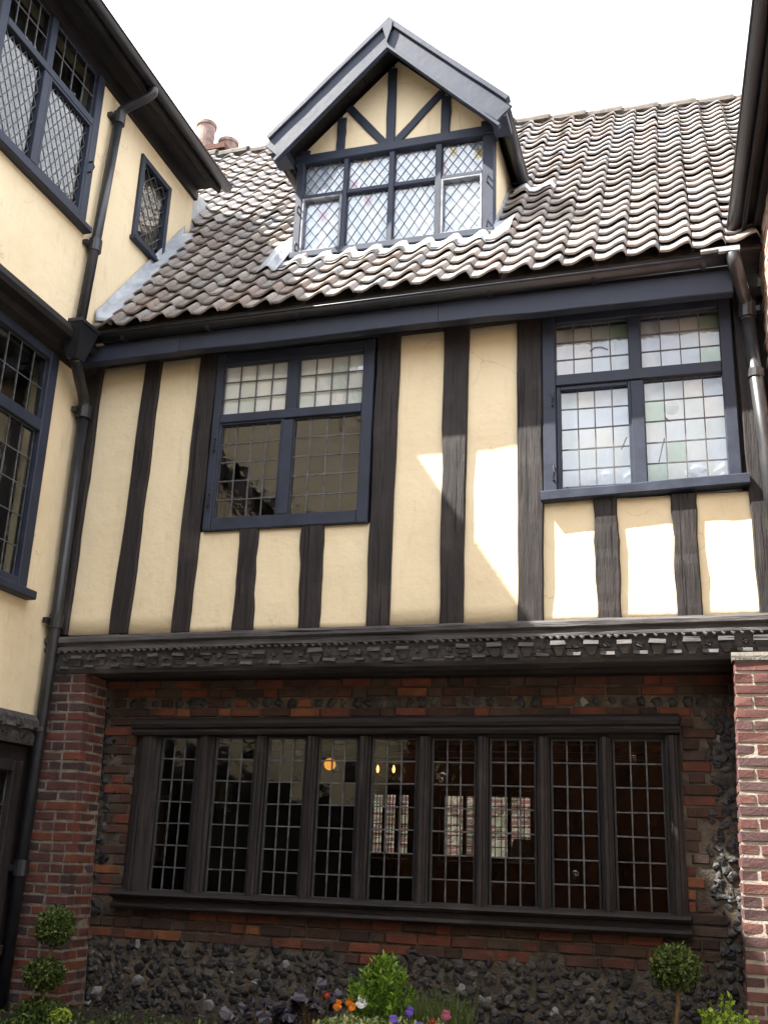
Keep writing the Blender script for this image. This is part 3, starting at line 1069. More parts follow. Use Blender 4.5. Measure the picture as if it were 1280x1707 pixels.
def brick_mesh(seed, material, c=.05, j=.03):
    r_ = random.Random(seed)
    mb = MB()
    q = [(-.5, -.5), (.5, -.5), (.5, .5), (-.5, .5)]
    q = [(a + r_.uniform(-j, j) * .35, b + r_.uniform(-j, j)) for a, b in q]
    cu = [(.035, .10), (-.035, .10), (-.035, -.10), (.035, -.10)]
    rr = [r_.uniform(.5, 1.3) for _ in q]
    vs = [(a, b, -.5) for a, b in q] + [(a, b, .5 - .16) for a, b in q] + [(a + k[0] * s, b + k[1] * s, .5 + r_.uniform(-.06, .06)) for (a, b), k, s in zip(q, cu, rr)]
    fs = [(8, 9, 10, 11)]
    for b in (0, 4):
        for k in range(4):
            k2 = (k + 1) % 4
            fs.append((b + k, b + k2, b + 4 + k2, b + 4 + k))
    mb.add(vs, fs)
    return mb.mesh('brick', material)


BR = {m.name: [brick_mesh(s, m) for s in range(6)] for m in (BRICK_OLD, BRICK_LEFT, BRICK_RIGHT, BRICK_PINK)}


def put_brick(pl, parent, material, u0, u1, v0, v1, d0, d1, tilt=.015):
    link('brick', rng.choice(BR[material.name]), parent, pl.mat((u0 + u1) / 2, (v0 + v1) / 2, (d0 + d1) / 2, u1 - u0, v1 - v0, d1 - d0, tilt))


def flint_mesh(seed):
    r_ = random.Random(seed)
    bm = bmesh.new()
    bmesh.ops.create_icosphere(bm, subdivisions=2, radius=.5)
    ph = r_.uniform(0, 50)
    for v in bm.verts:
        n_ = v.co.normalized()
        v.co *= 1 + .60 * noise.noise(n_ * 1.4 + Vector((ph, 0, 0))) + .34 * noise.noise(n_ * 3.2 + Vector((0, ph, 0)))
        if v.co.z > .3:
            v.co.z = .3 + (v.co.z - .3) * .3
    me = bpy.data.meshes.new('flint')
    bm.to_mesh(me)
    bm.free()
    me.materials.append(FLINT)
    for p in me.polygons:
        p.use_smooth = r_.random() < .5
    return me


FL = [flint_mesh(s) for s in range(9)]
flint_spots = []


def in_flint(u, v):
    e = .05 * noise.noise((u * 3, v * 3, 2))
    if v < .985 + .09 * noise.noise((u * 2.3, 0, 7)) + .05 * noise.noise((u * 7, v * 5, 3)):
        return True
    if u > .0 + e + .03 * math.sin(v * 21) and v < 2.62:
        return True
    if u < -4.43 + e + .03 * math.sin(v * 17):
        return 1.0 < v < 2.62
    return False


course = .0735
zc = 2.885
row = 0
while zc > .55:
    v1, v0 = zc, zc - course + .011
    u = -4.58 + (row % 2) * .06 + jit(.04)
    head_row = row in (2,)
    while u < .24:
        ln = .105 if (head_row or rng.random() < (.28 if row % 2 else .5)) else .222
        ln += jit(.008)
        a, b = u, u + ln
        vm = (v0 + v1) / 2
        u = b + .011
        if vm > BW[1] - .03 and vm < BW[3] + .02:
            if a < BW[0] - .01 < b:
                b = BW[0] - .006
            elif BW[2] + .01 > a > BW[0] - .01:
                if b > BW[2] + .04:
                    a = BW[2] + .008
                else:
                    continue
            if b - a < .035:
                continue
        if in_flint((a + b) / 2, vm):
            continue
        if head_row and rng.random() < .75:
            flint_spots.append((a + .05, vm, .07, .058))
            u = a + .10
            continue
        put_brick(LP, brick_wall, BRICK_OLD, a, b, v0 + jit(.003), v1 + jit(.003), -.06, rng.uniform(-.004, .008))
    zc -= course
    row += 1
# flints: scattered in rough rows
fz = .30
while fz < 2.62:
    h = rng.uniform(.036, .062)
    fu = -4.6 + jit(.05)
    while fu < .25:
        wd = rng.choice((rng.uniform(.03, .05), rng.uniform(.04, .075), rng.uniform(.06, .11)))
        cu, cv = fu + wd / 2, fz + h / 2 + jit(.012)
        fu += wd + rng.choice((0, .004, .012, .03))
        if in_flint(cu, cv) and not (BW[0] - .05 < cu < BW[2] + .05 and BW[1] - .05 < cv < BW[3] + .05):
            flint_spots.append((cu, cv, wd, h))
    fz += h * .93


def flint_matrix(cu, cv, wd, h):
    m_ = Matrix((LP.U, LP.V, LP.N)).transposed() @ Matrix.Diagonal((wd * 1.22, h * 1.35, .062)) @ Matrix.Rotation(jit(3.1), 3, 'Z') @ Matrix.Rotation(jit(.6), 3, 'X')
    m_ = m_.to_4x4()
    m_.translation = LP.p(cu, cv, -.0255 + jit(.008))
    return m_


vis = sorted(flint_spots, key=lambda q: -(q[2] * q[3]) if q[1] > .55 else 1)
for q in vis[:300]:
    link('flint', rng.choice(FL), brick_wall, flint_matrix(*q))
mb = MB()
for q in vis[300:]:
    me = rng.choice(FL)
    m_ = flint_matrix(*q)
    mb.add([m_ @ v.co for v in me.vertices], [tuple(p.vertices) for p in me.polygons])
o = mb.build('small_flints', FLINT, brick_wall)
o['kind'] = 'stuff'

# --- long mullioned window
lights = [(-4.04, -3.735), (-3.585, -3.25), (-3.155, -2.845), (-2.75, -2.438), (-2.337, -1.99), (-1.887, -1.558), (-1.467, -1.132), (-1.037, -.704), (-.613, -.268)]
VZ0, VZ1 = 1.315, 2.455
mb = MB()


def mull(mb, u0, u1, v0, v1):
    """moulded upright: stepped section"""
    dp = .055
    w_ = (u1 - u0)
    pr = [(0, -.10), (0, 0.0), (w_ * .12, .012), (w_ * .16, .03), (w_ * .28, .036), (w_ * .36, dp), (w_ * .64, dp), (w_ * .72, .036), (w_ * .84, .03), (w_ * .88, .012), (w_, 0.0), (w_, -.10)]
    n_ = 9
    rings = []
    for i in range(n_ + 1):
        v = v0 + (v1 - v0) * i / n_
        o1, o2 = .003 * noise.noise((u0 * 7, v * 3, 0)), .003 * noise.noise((u0 * 7, v * 3, 4))
        rings.append([LP.p(u0 + a + o1, v, b + (o2 if b > 0 else 0)) for a, b in pr])
    npr = len(pr)
    vs = [q for r_ in rings for q in r_]
    fs = [(i * npr + k, i * npr + (k + 1) % npr, (i + 1) * npr + (k + 1) % npr, (i + 1) * npr + k) for i in range(n_) for k in range(npr)]
    fs += [tuple(reversed(range(npr))), tuple(n_ * npr + k for k in range(npr))]
    mb.add(vs, fs)


mull(mb, BW[0], -4.04, BW[1] + .1, BW[3] - .12)
mull(mb, -.268, BW[2], BW[1] + .1, BW[3] - .12)
mb.box(BW[0] + .002, .352, BW[1] + .002, BW[2] - .002, .47, VZ0 - .001)
mb.box(BW[0] + .002, .352, VZ1 + .001, BW[2] - .002, .47, BW[3] - .002)
bigw = mb.build('mullioned_window', OAK_Z, house)
for i in range(8):
    mb = MB()
    mull(mb, lights[i][1] + .003, lights[i + 1][0] - .003, VZ0 + .0005, VZ1 - .0005)
    mb.build('mullion', OAK_Z, bigw)


def moulding(parent, name, prof, x0, x1, sag, material, n_=40, wob=.003):
    vs, fs = [], []
    m_ = len(prof)
    for i in range(n_ + 1):
        x = x0 + (x1 - x0) * i / n_
        for k, (d, z) in enumerate(prof):
            vs.append(LP.p(x, z + sag * (x - x0) / (x1 - x0) + wob * noise.noise((x * 2.5, k, 3)), d + (wob * noise.noise((x * 4, k, 6)) if d > 0 else 0)))
    for i in range(n_):
        for k in range(m_):
            k2 = (k + 1) % m_
            fs.append((i * m_ + k, i * m_ + k2, (i + 1) * m_ + k2, (i + 1) * m_ + k))
    fs += [tuple(range(m_)), tuple(n_ * m_ + k for k in reversed(range(m_)))]
    b = MB()
    b.add(vs, fs)
    return b.build(name, material, parent)


moulding(bigw, 'head', [(-.012, 2.442), (.075, 2.452), (.09, 2.475), (.075, 2.495), (.10, 2.505), (.115, 2.53), (.095, 2.555), (.05, 2.575), (-.012, 2.59)], BW[0] - .01, BW[2] + .005, .035, OAK_X)
moulding(bigw, 'sill', [(-.012, 1.19), (.075, 1.19), (.09, 1.205), (.085, 1.225), (.055, 1.235), (.055, 1.262), (.10, 1.272), (.12, 1.29), (.10, 1.305), (-.012, 1.325)], BW[0] - .035, BW[2] + .02, .018, OAK_X)
for a, b in lights:
    mb = MB()
    LP.bevbox(mb, a + .002, VZ0 + .002, a + .014, VZ1 - .002, -.05, -.012, .003)
    LP.bevbox(mb, b - .014, VZ0 + .002, b - .002, VZ1 - .002, -.05, -.012, .003)
    LP.bevbox(mb, a + .015, VZ0 + .002, b - .015, VZ0 + .014, -.05, -.013, .003)
    LP.bevbox(mb, a + .015, VZ1 - .014, b - .015, VZ1 - .002, -.05, -.013, .003)
    mb.build('iron_frame', IRON, bigw)
    rect_light(LP, bigw, a + .014, VZ0 + .014, b - .014, VZ1 - .014, -.03, 3, 7, GLASS_DARK, .0095, .03)
for cx, cz, r_ in ((-1.81, 2.16, .045), (-2.30 - .62, 2.33, .025), (-2.62, 2.22, .028), (-.47, 2.32, .022), (-.88, 1.55, .028), (-3.6, 1.9, .02)):
    mb = MB()
    ring = lambda rr, dd: [LP.p(cx + rr * math.cos(t * .3927), cz + rr * 1.15 * math.sin(t * .3927), -.03 + dd) for t in range(16)]
    vs = ring(r_, .003) + ring(r_ * .75, .010) + ring(r_ * .45, .004) + ring(r_ * .2, .012) + [LP.p(cx, cz, -.016)]
    fs = [(b * 16 + k, b * 16 + (k + 1) % 16, b * 16 + 16 + (k + 1) % 16, b * 16 + 16 + k) for b in range(3) for k in range(16)] + [(48 + k, 48 + (k + 1) % 16, 64) for k in range(16)]
    mb.add(vs, fs)
    mb.build('bullseye', GLASS_PALE, bigw, smooth=True)


# --- brick piers
def pier(name, x0t, x0b, x1t, x1b, yf, yb, zt, mat_b, mat_m, side):
    def xe(z, t, b):
        return b + (t - b) * (z - .6) / (zt - .6)
    g = .006
    mb = MB()
    mb.hexa([(xe(-.1, x0t, x0b) + g, yf + g, -.1), (xe(-.1, x1t, x1b) - g, yf + g, -.1), (xe(-.1, x1t, x1b) - g, yb, -.1), (xe(-.1, x0t, x0b) + g, yb, -.1),
             (x0t + g, yf + g, zt), (x1t - g, yf + g, zt), (x1t - g, yb, zt), (x0t + g, yb, zt)])
    pr = mb.build(name, mat_m, house)
    z = zt - .004
    r_ = 0
    PF = Plane((0, yf, 0), (1, 0, 0), (0, 0, 1), (0, -1, 0))
    while z > .5:
        v1, v0 = z, z - .060
        a, b = xe(z, x0t, x0b), xe(z, x1t, x1b)
        W = b - a
        cuts = []
        if r_ % 2 == 0:
            u = a + .215 + jit(.01)
        else:
            u = a + .105 + jit(.01)
        cuts = [a]
        while u < b - .05:
            cuts.append(u)
            u += (.22 if rng.random() < .5 else .108)
        cuts.append(b)
        for i in range(len(cuts) - 1):
            lo = cuts[i] + (.006 if i else 0)
            hi = cuts[i + 1] - (.006 if i < len(cuts) - 2 else 0)
            put_brick(PF, pr, mat_b, lo, hi, v0 + jit(.002), v1 + jit(.002), -.09, rng.uniform(-.002, .004), .008)
        # the return face
        if side == 'right':
            PS = Plane((b, yf, 0), (0, 1, 0), (0, 0, 1), (1, 0, 0))
        else:
            PS = Plane((a, yf, 0), (0, -1, 0), (0, 0, 1), (-1, 0, 0))
        L = yb - yf
        u = .0955
        first = True
        while u < L - .02:
            e = min(u + (.21 if (r_ % 2) != first else .1), L)
            lo, hi = (u, e - .01) if side == 'right' else (-e + .01, -u)
            put_brick(PS, pr, mat_b, lo, hi, v0 + jit(.002), v1 + jit(.002), -.08, rng.uniform(-.003, .003), .008)
            u = e
            first = False
        z -= .0735
        r_ += 1
    return pr


pl_ = pier('brick_pier', -4.90, -4.87, -4.56, -4.45, .0, .338, 2.885, BRICK_LEFT, MORTAR_MID, 'right')
pr_ = pier('brick_pier', .205, .142, .66, .66, -.20, .338, 2.875, BRICK_RIGHT, MORTAR_PALE, 'left')
mb = MB()
mb.sweep([(-.215, 2.877), (-.215, 2.905), (-.19, 2.93), (-.15, 2.94), (-.108, 2.94), (-.108, 2.877)], (.193, 0, 0), (1, 0, 0), (0, 1, 0), (0, 0, 1), .46)
mb.build('cap', STONE, pr_)

# --- pantiled roof


def roofP(x, s):
    e = Vector((x, -.385, 5.64 + .018 * (x + 4.7)))
    r_ = Vector((x, 3.1 + .076 * (x + 1.68), 9.8))
    return e.lerp(r_, s)


XR0, XR1 = -7.2, 1.7
mb = MB()
nx = 20
vs = []
for i in range(nx + 1):
    x = XR0 + (XR1 - XR0) * i / nx
    nrm = Vector((0, -.76, .65))
    a = roofP(x, .02) - nrm * .035
    b = roofP(x, 1.0) - nrm * .035
    vs += [a, b, Vector((x, b.y + 4.0, 5.4)), Vector((x, b.y + 3.9, 5.3)), b - Vector((0, 0, .14)), a - nrm * .05]
fs = [(i * 6 + k, i * 6 + (k + 1) % 6, i * 6 + 6 + (k + 1) % 6, i * 6 + 6 + k) for i in range(nx) for k in range(6)]
fs += [tuple(range(6)), tuple(nx * 6 + k for k in reversed(range(6)))]
mb.add(vs, fs)
roof = mb.build('roof', RIDGE, house)


def tile_prof(u):
    # shallow pan rising to a roll on the right that drops steeply
    if u < 0.22:
        return .010 * ((.22 - u) / .22) ** 2
    if u < .86:
        t = (u - .22) / .64
        return .050 * (t * t * (3 - 2 * t))
    t = min(1, (u - .86) / .11)
    return .050 * (1 - t * t * .95)


UU = [-.015, .10, .28, .45, .60, .74, .86, .92, .97]


def tile_mesh(seed, w, L):
    r_ = random.Random(seed)
    n_ = 8
    prof = []
    for i in range(n_ + 1):
        u = UU[i]
        h = tile_prof(u) + (.004 if i == n_ else 0) + r_.uniform(-.0012, .0012)
        prof.append((u * w, h))
    th = .016
    vs = []
    for y, lift in ((0, .042), (L, -.004)):
        e = r_.uniform(-.004, .004)
        for x, h in prof:
            vs.append((x, y + e + r_.uniform(-.003, .003), h + lift))
        for x, h in prof:
            vs.append((x, y + e, h + lift - th))
    m_ = n_ + 1
    fs = []
    for i in range(n_):
        fs.append((i, i + 1, 2 * m_ + i + 1, 2 * m_ + i))                      # top
        fs.append((m_ + i + 1, m_ + i, 3 * m_ + i, 3 * m_ + i + 1))            # underside
        fs.append((m_ + i, m_ + i + 1, i + 1, i))                              # lower edge
    fs.append((0, 2 * m_, 3 * m_, m_))
    fs.append((n_, m_ + n_, 3 * m_ + n_, 2 * m_ + n_))
    mb = MB()
    mb.add(vs, fs)
    me = mb.mesh('roof_tile', TILE)
    for p in me.polygons:
        p.use_smooth = (p.index % 3 == 0 and p.index < 3 * n_)
    return me


PITCH, ROWS = .2275, 25
TM = [tile_mesh(s, PITCH, .30) for s in range(8)]


def tile_matrix(x, s):
    p = roofP(x, s)
    ey = (roofP(x, s + .04) - p).normalized()
    ex = (roofP(x + .2, s) - p).normalized()
    ez = ex.cross(ey).normalized()
    ex = ey.cross(ez)
    m_ = Matrix((ex, ey, ez)).transposed() @ Matrix.Rotation(rng.gauss(0, .013), 3, 'Z') @ Matrix.Rotation(rng.gauss(0, .009), 3, 'X') @ Matrix.Rotation(rng.gauss(0, .010), 3, 'Y')
    m_ = m_.to_4x4()
    m_.translation = p + ey * jit(.008) + ez * (jit(.004) - .005) + ex * jit(.004)
    return m_


DX, DAP, DSL = -2.35, 8.76, 1.0        # dormer centre line, ridge height, roof slope
spots = []
ncol0 = int((XR0 + .57) / PITCH) - 1
for c in range(ncol0, 9):
    x = -.57 + c * PITCH
    if x > XR1 - .2 or x < XR0:
        continue
    for r_ in range(ROWS):
        s = .008 + r_ / ROWS * .992
        p = roofP(x + PITCH / 2, s + .02)
        # dormer footprint
        dx = abs(p.x - DX)
        if p.y > .36 and dx < .92 and p.z < DAP - DSL * dx - .1:
            continue
        # under the neighbouring house on the left / right
        if x < -4.78 and p.y < 1.25:
            continue
        if x > .52 and p.y < .1:
            continue
        spots.append((x, s, (p - CAM).length + (20 if x < -4.9 else 0) + (3 if p.y > 2.2 else 0)))
spots.sort(key=lambda q: q[2])
for x, s, _ in spots[:300]:
    link('roof_tile', rng.choice(TM), roof, tile_matrix(x, s))
mb = MB()
for x, s, _ in spots[300:]:
    me = rng.choice(TM)
    m_ = tile_matrix(x, s)
    mb.add([m_ @ v.co for v in me.vertices], [tuple(p.vertices) for p in me.polygons])
o = mb.build('upper_roof_tiles', TILE, roof, fix=False)
o['kind'] = 'stuff'
# ridge tiles
x = -6.6
while x < 1.4:
    p = roofP(x, 1.0)
    mb = MB()
    L = .42
    n_ = 8
    vs = []
    for xx, rr in ((0, .115), (L, .125)):
        for k in range(n_ + 1):
            a = math.pi * k / n_
            vs.append((x + xx, p.y - math.cos(a) * rr * 1.0 + .02, p.z - .035 + math.sin(a) * rr + jit(.004)))
        for k in range(n_ + 1):
            a = math.pi * k / n_
            vs.append((x + xx, p.y - math.cos(a) * rr * .86 + .02, p.z - .04 + math.sin(a) * rr * .84))
    q = n_ + 1
    fs = []
    for k in range(n_):
        fs += [(k, k + 1, 2 * q + k + 1, 2 * q + k), (q + k + 1, q + k, 3 * q + k, 3 * q + k + 1), (k, q + k, q + k + 1, k + 1), (2 * q + k, 2 * q + k + 1, 3 * q + k + 1, 3 * q + k)]
    fs += [(0, 2 * q, 3 * q, q), (n_, q + n_, 3 * q + n_, 2 * q + n_)]
    mb.add(vs, fs)
    mb.build('ridge_tile', RIDGE, roof)
    x += L - .015
# mortar bedding under the ridge, torn edge
mb = MB()
vs, fs = [], []
for i in range(121):
    x = -6.6 + 8.0 * i / 120
    p = roofP(x, 1.0)
    e = roofP(x, 1.0 - .018 - .010 * noise.noise((x * 7, 0, 0)))
    vs += [p + Vector((0, -.05, .06)), e + Vector((0, -.045, .045)), e + Vector((0, .02, -.02))]
for i in range(120):
    fs += [(i * 3, i * 3 + 3, i * 3 + 4, i * 3 + 1), (i * 3 + 1, i * 3 + 4, i * 3 + 5, i * 3 + 2)]
mb.add(vs, fs)
mb.build('ridge_bedding', RIDGE, roof)

# --- chimney on the far side of the ridge
ch = MB()
ch.box(-6.20, 3.35, 8.2, -5.62, 3.95, 10.36)
ch.box(-6.24, 3.31, 10.361, -5.58, 3.99, 10.44)
chim = ch.build('chimney', BRICK_OLD, house)
for (x, y, zt, r_) in ((-5.98, 3.52, 10.93, .125), (-5.74, 3.72, 10.76, .125)):
    mb = MB()
    prof = [(r_ * .86, 10.441), (r_ * .93, 10.50), (r_ * .90, 10.55), (r_ * 1.0, zt - .06), (r_ * 1.13, zt - .045), (r_ * 1.13, zt), (r_ * .95, zt), (r_ * .85, zt - .25)]
    n_ = 18
    vs = [(x + a * math.cos(2 * math.pi * k / n_), y + a * math.sin(2 * math.pi * k / n_), z) for a, z in prof for k in range(n_)]
    fs = [(b * n_ + k, b * n_ + (k + 1) % n_, (b + 1) * n_ + (k + 1) % n_, (b + 1) * n_ + k) for b in range(len(prof) - 1) for k in range(n_)]
    fs.append(tuple((len(prof) - 1) * n_ + k for k in range(n_)))
    mb.add(vs, fs)
    mb.build('chimney_pot', POT, chim, smooth=False)

# --- dormer
DP = Plane((0, .40, 0), (1, 0, 0), (0, 0, 1), (0, -1, 0))
mb = MB()
dl0, dl1 = -3.255, -1.455
DP.bevbox(mb, dl0, 6.50, -3.19, 7.58, -.08, .045, .006, .002)
DP.bevbox(mb, -1.55, 6.50, dl1, 7.58, -.08, .045, .006, .002)
DP.bevbox(mb, -3.189, 6.53, -1.551, 6.645, -.08, .04, .006, .002)
DP.bevbox(mb, dl0 - .01, 6.575, dl1 + .01, 6.64, .046, .075, .008, .002)
dormer = mb.build('dormer', PAINT, house)
mb = MB()
DP.beam(mb, (dl0 - .02, 7.61), (dl1 + .02, 7.63), .09, .09, -.08, .05, 8, .002, .006)
mb.build('head_plate', PAINT, dormer)
dcols = [(-3.188, -2.815), (-2.772, -2.392), (-2.340, -1.970), (-1.912, -1.552)]
for i in range(3):
    mb = MB()
    DP.bevbox(mb, dcols[i][1] + .001, 6.646, dcols[i + 1][0] - .001, 7.565, -.06, .035, .005)
    mb.build('mullion', PAINT, dormer)
mb = MB()
for i, (a, b) in enumerate(dcols):
    DP.bevbox(mb, a, 7.20, b, 7.24, -.055, .03, .005)
mb.build('transom', PAINT, dormer)
for i, (a, b) in enumerate(dcols):
    diamond_light(DP, dormer, a + .004, 7.242, b - .004, 7.563, -.01, 4, .125, GLASS_DORM)
    e = .02 if i in (0, 3) else .004
    if i in (0, 3):
        casement_leaf(DP, dormer, a, 6.647, b, 7.198, .02, -.03, .04, CASEMENT)
    diamond_light(DP, dormer, a + e, 6.648 + (e - .004), b - e, 7.197 - (e - .004), -.01, 4 if i in (1, 2) else 3, .145, GLASS_DORM)
curtain(dormer, -3.2, -1.5, 6.55, 7.57, .435, .004, .2)
mb = MB()
DP.slab(mb, [(-3.24, 6.5), (-1.47, 6.5), (-1.47, 7.58), (-3.24, 7.58)], -.62, -.60)
mb.build('room_lining', ROOM_UP, dormer)
for u, v in ((-3.215, 7.12), (-3.215, 6.74), (-1.505, 7.16), (-1.505, 6.72)):
    stay(DP, dormer, u, v, .07)
# gable infill and framing
GT = 8.50     # underside of the gable roof at the face


def gz(u):
    return GT - abs(u - DX) * .985


posts = [(-2.85, .075), (-2.392, .085), (-1.90, .075)]
mb = MB()
DP.beam(mb, (-2.392, 7.656), (-2.395, 8.47), .085, .08, -.06, .03, 6, .003, .006)
mb.build('king_post', PAINT, dormer)
for u, w_ in ((-2.862, .08), (-1.893, .085)):
    mb = MB()
    DP.beam(mb, (u, 7.656), (u + .005, gz(u) + .02), w_, w_, -.06, .028, 5, .003, .006)
    mb.build('queen_post', PAINT, dormer)
for a, b in (((-2.44, 7.665), (-2.80, 8.13)), ((-2.345, 7.665), (-1.93, 8.13))):
    mb = MB()
    DP.beam(mb, a, b, .075, .075, -.05, .024, 5, .003, .006)
    mb.build('brace', PAINT, dormer)
for a, b in (((-3.20, 7.656), (-3.20, 7.72)), ((-1.52, 7.656), (-1.52, 7.74))):
    mb = MB()
    DP.beam(mb, a, b, .10, .10, -.05, .026, 3, .002, .005)
    mb.build('corner_post', PAINT, dormer)
gab = [
    [(-3.24, 7.655), (-2.87, 7.655), (-2.87, gz(-2.87) + .06), (-3.24, gz(-3.24) + .06)],
    [(-2.86, 7.655), (-2.44, 7.655), (-2.80, 8.12), (-2.86, gz(-2.86) + .06)],
    [(-2.43, 7.675), (-2.395, 7.675), (-2.395, gz(-2.395) + .06), (-2.79, gz(-2.79) + .06), (-2.79, 8.14)],
    [(-2.385, 7.675), (-2.35, 7.675), (-1.935, 8.14), (-1.935, gz(-1.935) + .06), (-2.35, GT + .06), (-2.385, gz(-2.385) + .06)],
    [(-2.34, 7.655), (-1.90, 7.655), (-1.90, gz(-1.90) + .06), (-1.925, 8.12)],
    [(-1.89, 7.655), (-1.47, 7.655), (-1.47, gz(-1.47) + .06), (-1.89, gz(-1.89) + .06)],
]
for poly in gab:
    mb = MB()
    DP.slab(mb, poly, -.04, .005)
    mb.build('plaster_panel', PLASTER, dormer)
# dormer roof slopes with soffit
BY = .08     # front of the bargeboards
for sg in (-1, 1):
    mb = MB()
    ap = (DX, DAP)
    tip = (DX + sg * 1.07, DAP - 1.07 * DSL)
    th = .07
    yb = lambda z: .30 + (z - 6.5) / 1.19 + .1
    pr = [ap, tip, (tip[0] - sg * .01, tip[1] - th * 1.2), (ap[0], ap[1] - th * 1.4)]
    vs = [(a, BY - .03, z) for a, z in pr] + [(a, yb(z) + (.5 if k in (0, 3) else .25), z) for k, (a, z) in enumerate(pr)]
    mb.add(vs, [(3, 2, 1, 0), (4, 5, 6, 7), (0, 1, 5, 4), (1, 2, 6, 5), (2, 3, 7, 6), (3, 0, 4, 7)])
    mb.build('roof_slope', TIM_Y, dormer)
    # bargeboard with a moulded lower lip
    BPN = Plane((0, BY, 0), (1, 0, 0), (0, 0, 1), (0, -1, 0))
    mb = MB()
    a0, a1 = (DX, DAP - .085), (DX + sg * 1.05, DAP - .085 - 1.05)
    BPN.beam(mb, (a0[0], a0[1] - .135), (a1[0] - sg * .01, a1[1] - .10), .205, .185, 0, .03, 10, .002, .008)
    mb2 = MB()
    BPN.beam(mb2, (a0[0] + sg * .01, a0[1] - .255), (a1[0] - sg * .05, a1[1] - .215), .03, .03, -.01, .042, 10, .001, .004)
    mb2.build('bargeboard_lip', PAINT, dormer)
    mb.build('bargeboard', PAINT, dormer)
    mb = MB()
    BPN.beam(mb, (a0[0] + sg * .005, a0[1] + .022), (a1[0] + sg * .02, a1[1] + .03),   .05, .05, -.03, .055, 10, .002, .006)
    mb.build('verge_cap', PAINT, dormer)
    # eaves return block and gutter end
    mb = MB()
    gx = DX + sg * .99
    mb.box(gx - .07, BY - .02, 7.50, gx + .07, BY + .24, 7.585)
    mb.build('eaves_block', PAINT, dormer)
    gutter(dormer, (DX + sg * 1.03, BY + .02, 7.60), (DX + sg * 1.03, 1.1, 7.60), .05)
mb = MB()
DPb = Plane((0, BY - .032, 0), (1, 0, 0), (0, 0, 1), (0, -1, 0))
DPb.slab(mb, [(DX, DAP - .30), (DX + .04, DAP - .16), (DX + .045, DAP - .085), (DX, DAP - .045), (DX - .045, DAP - .085), (DX - .04, DAP - .16)], 0, .03)
mb.build('apex_block', PAINT, dormer)
# cheeks
for sg, x in ((-1, dl0 + .01), (1, dl1 - .01)):
    CP = Plane((x, 0, 0), (0, 1, 0), (0, 0, 1), (sg, 0, 0))
    mb = MB()
    CP.slab(mb, [(.42, 6.45), (.42, 7.72), (1.5, 7.72), (1.55, 7.9)], -.05, .0)
    mb.build('cheek', PLASTER, dormer)
    mb = MB()
    lo = [(.37, 6.50), (.37, 6.62), (1.34, 7.86), (1.46, 7.88)]
    CP.slab(mb, [(.37, 6.48), (.37, 6.68), (.80, 7.17), (1.30, 7.75), (1.44, 7.75)], .001, .02)
    mb.build('lead_soaker', LEAD, dormer)


def tile_h(x):
    u = ((x + .57) / PITCH) % 1.0
    return tile_prof(u) if u > .06 else tile_prof(u + 1)


# lead apron dressed over the tiles under the dormer and a scrap at its side
def apron(x0, x1, s0, s1, mat_, name, lift=.050, sfn=None):
    nrm = Vector((0, -.76, .65))
    mb = MB()
    n_ = max(8, int((x1 - x0) / .016))
    vs, fs = [], []
    for i in range(n_ + 1):
        x = x0 + (x1 - x0) * i / n_
        a0 = s0 + .006 * noise.noise((x * 9, 2, 0))
        for j in range(5):
            s = a0 + (s1 - a0) * j / 4
            vs.append(roofP(x, s) + nrm * (tile_h(x) + lift + .006 * noise.noise((x * 14, s * 60, 1)) - (.02 if j == 4 else 0)))
    for i in range(n_):
        for j in range(4):
            a = i * 5 + j
            fs.append((a, a + 5, a + 6, a + 1))
    mb.add(vs, fs)
    o = mb.build(name, mat_, roof, smooth=True)
    so = o.modifiers.new('thickness', 'SOLIDIFY')
    so.thickness = .004
    return o


apron(-3.36, -1.40, .163, .209, LEAD_PALE, 'lead_apron', .030)
apron(-1.46, -1.29, .172, .27, LEAD_PALE, 'lead_apron', .04)
apron(-1.40, -1.02, .405, .44, LEAD_PALE, 'lead_scrap')
apron(-3.46, -3.27, .150, .30, LEAD, 'lead_apron')

# ================================================================== LEFT HOUSE
lh = thing('jettied_house', 'cream rendered jettied house with black eaves and leaded windows on the left side', 'house', (-7.5, -4, 0))
UP = Plane((-4.70, 0, 0), (0, 1, 0), (0, 0, 1), (1, 0, 0))
LO = Plane((-4.90, 0, 0), (0, 1, 0), (0, 0, 1), (1, 0, 0))
UW = (-2.02, 6.46, -.66, 8.0)
SW = (.07, 6.83, .625, 7.725)
LWN = (-2.1, 3.40, -.47, 5.40)
mb = MB()
wall_holes(UP, mb, -10, 5.565, 1.11, 8.06, [UW, SW], -.2, 0)
mb.build('upper_wall', PLASTER, lh)
mb = MB()
wall_holes(LO, mb, -10, 2.545, .02, 5.43, [LWN], -.2, 0)
mb.build('lower_wall', PLASTER, lh)
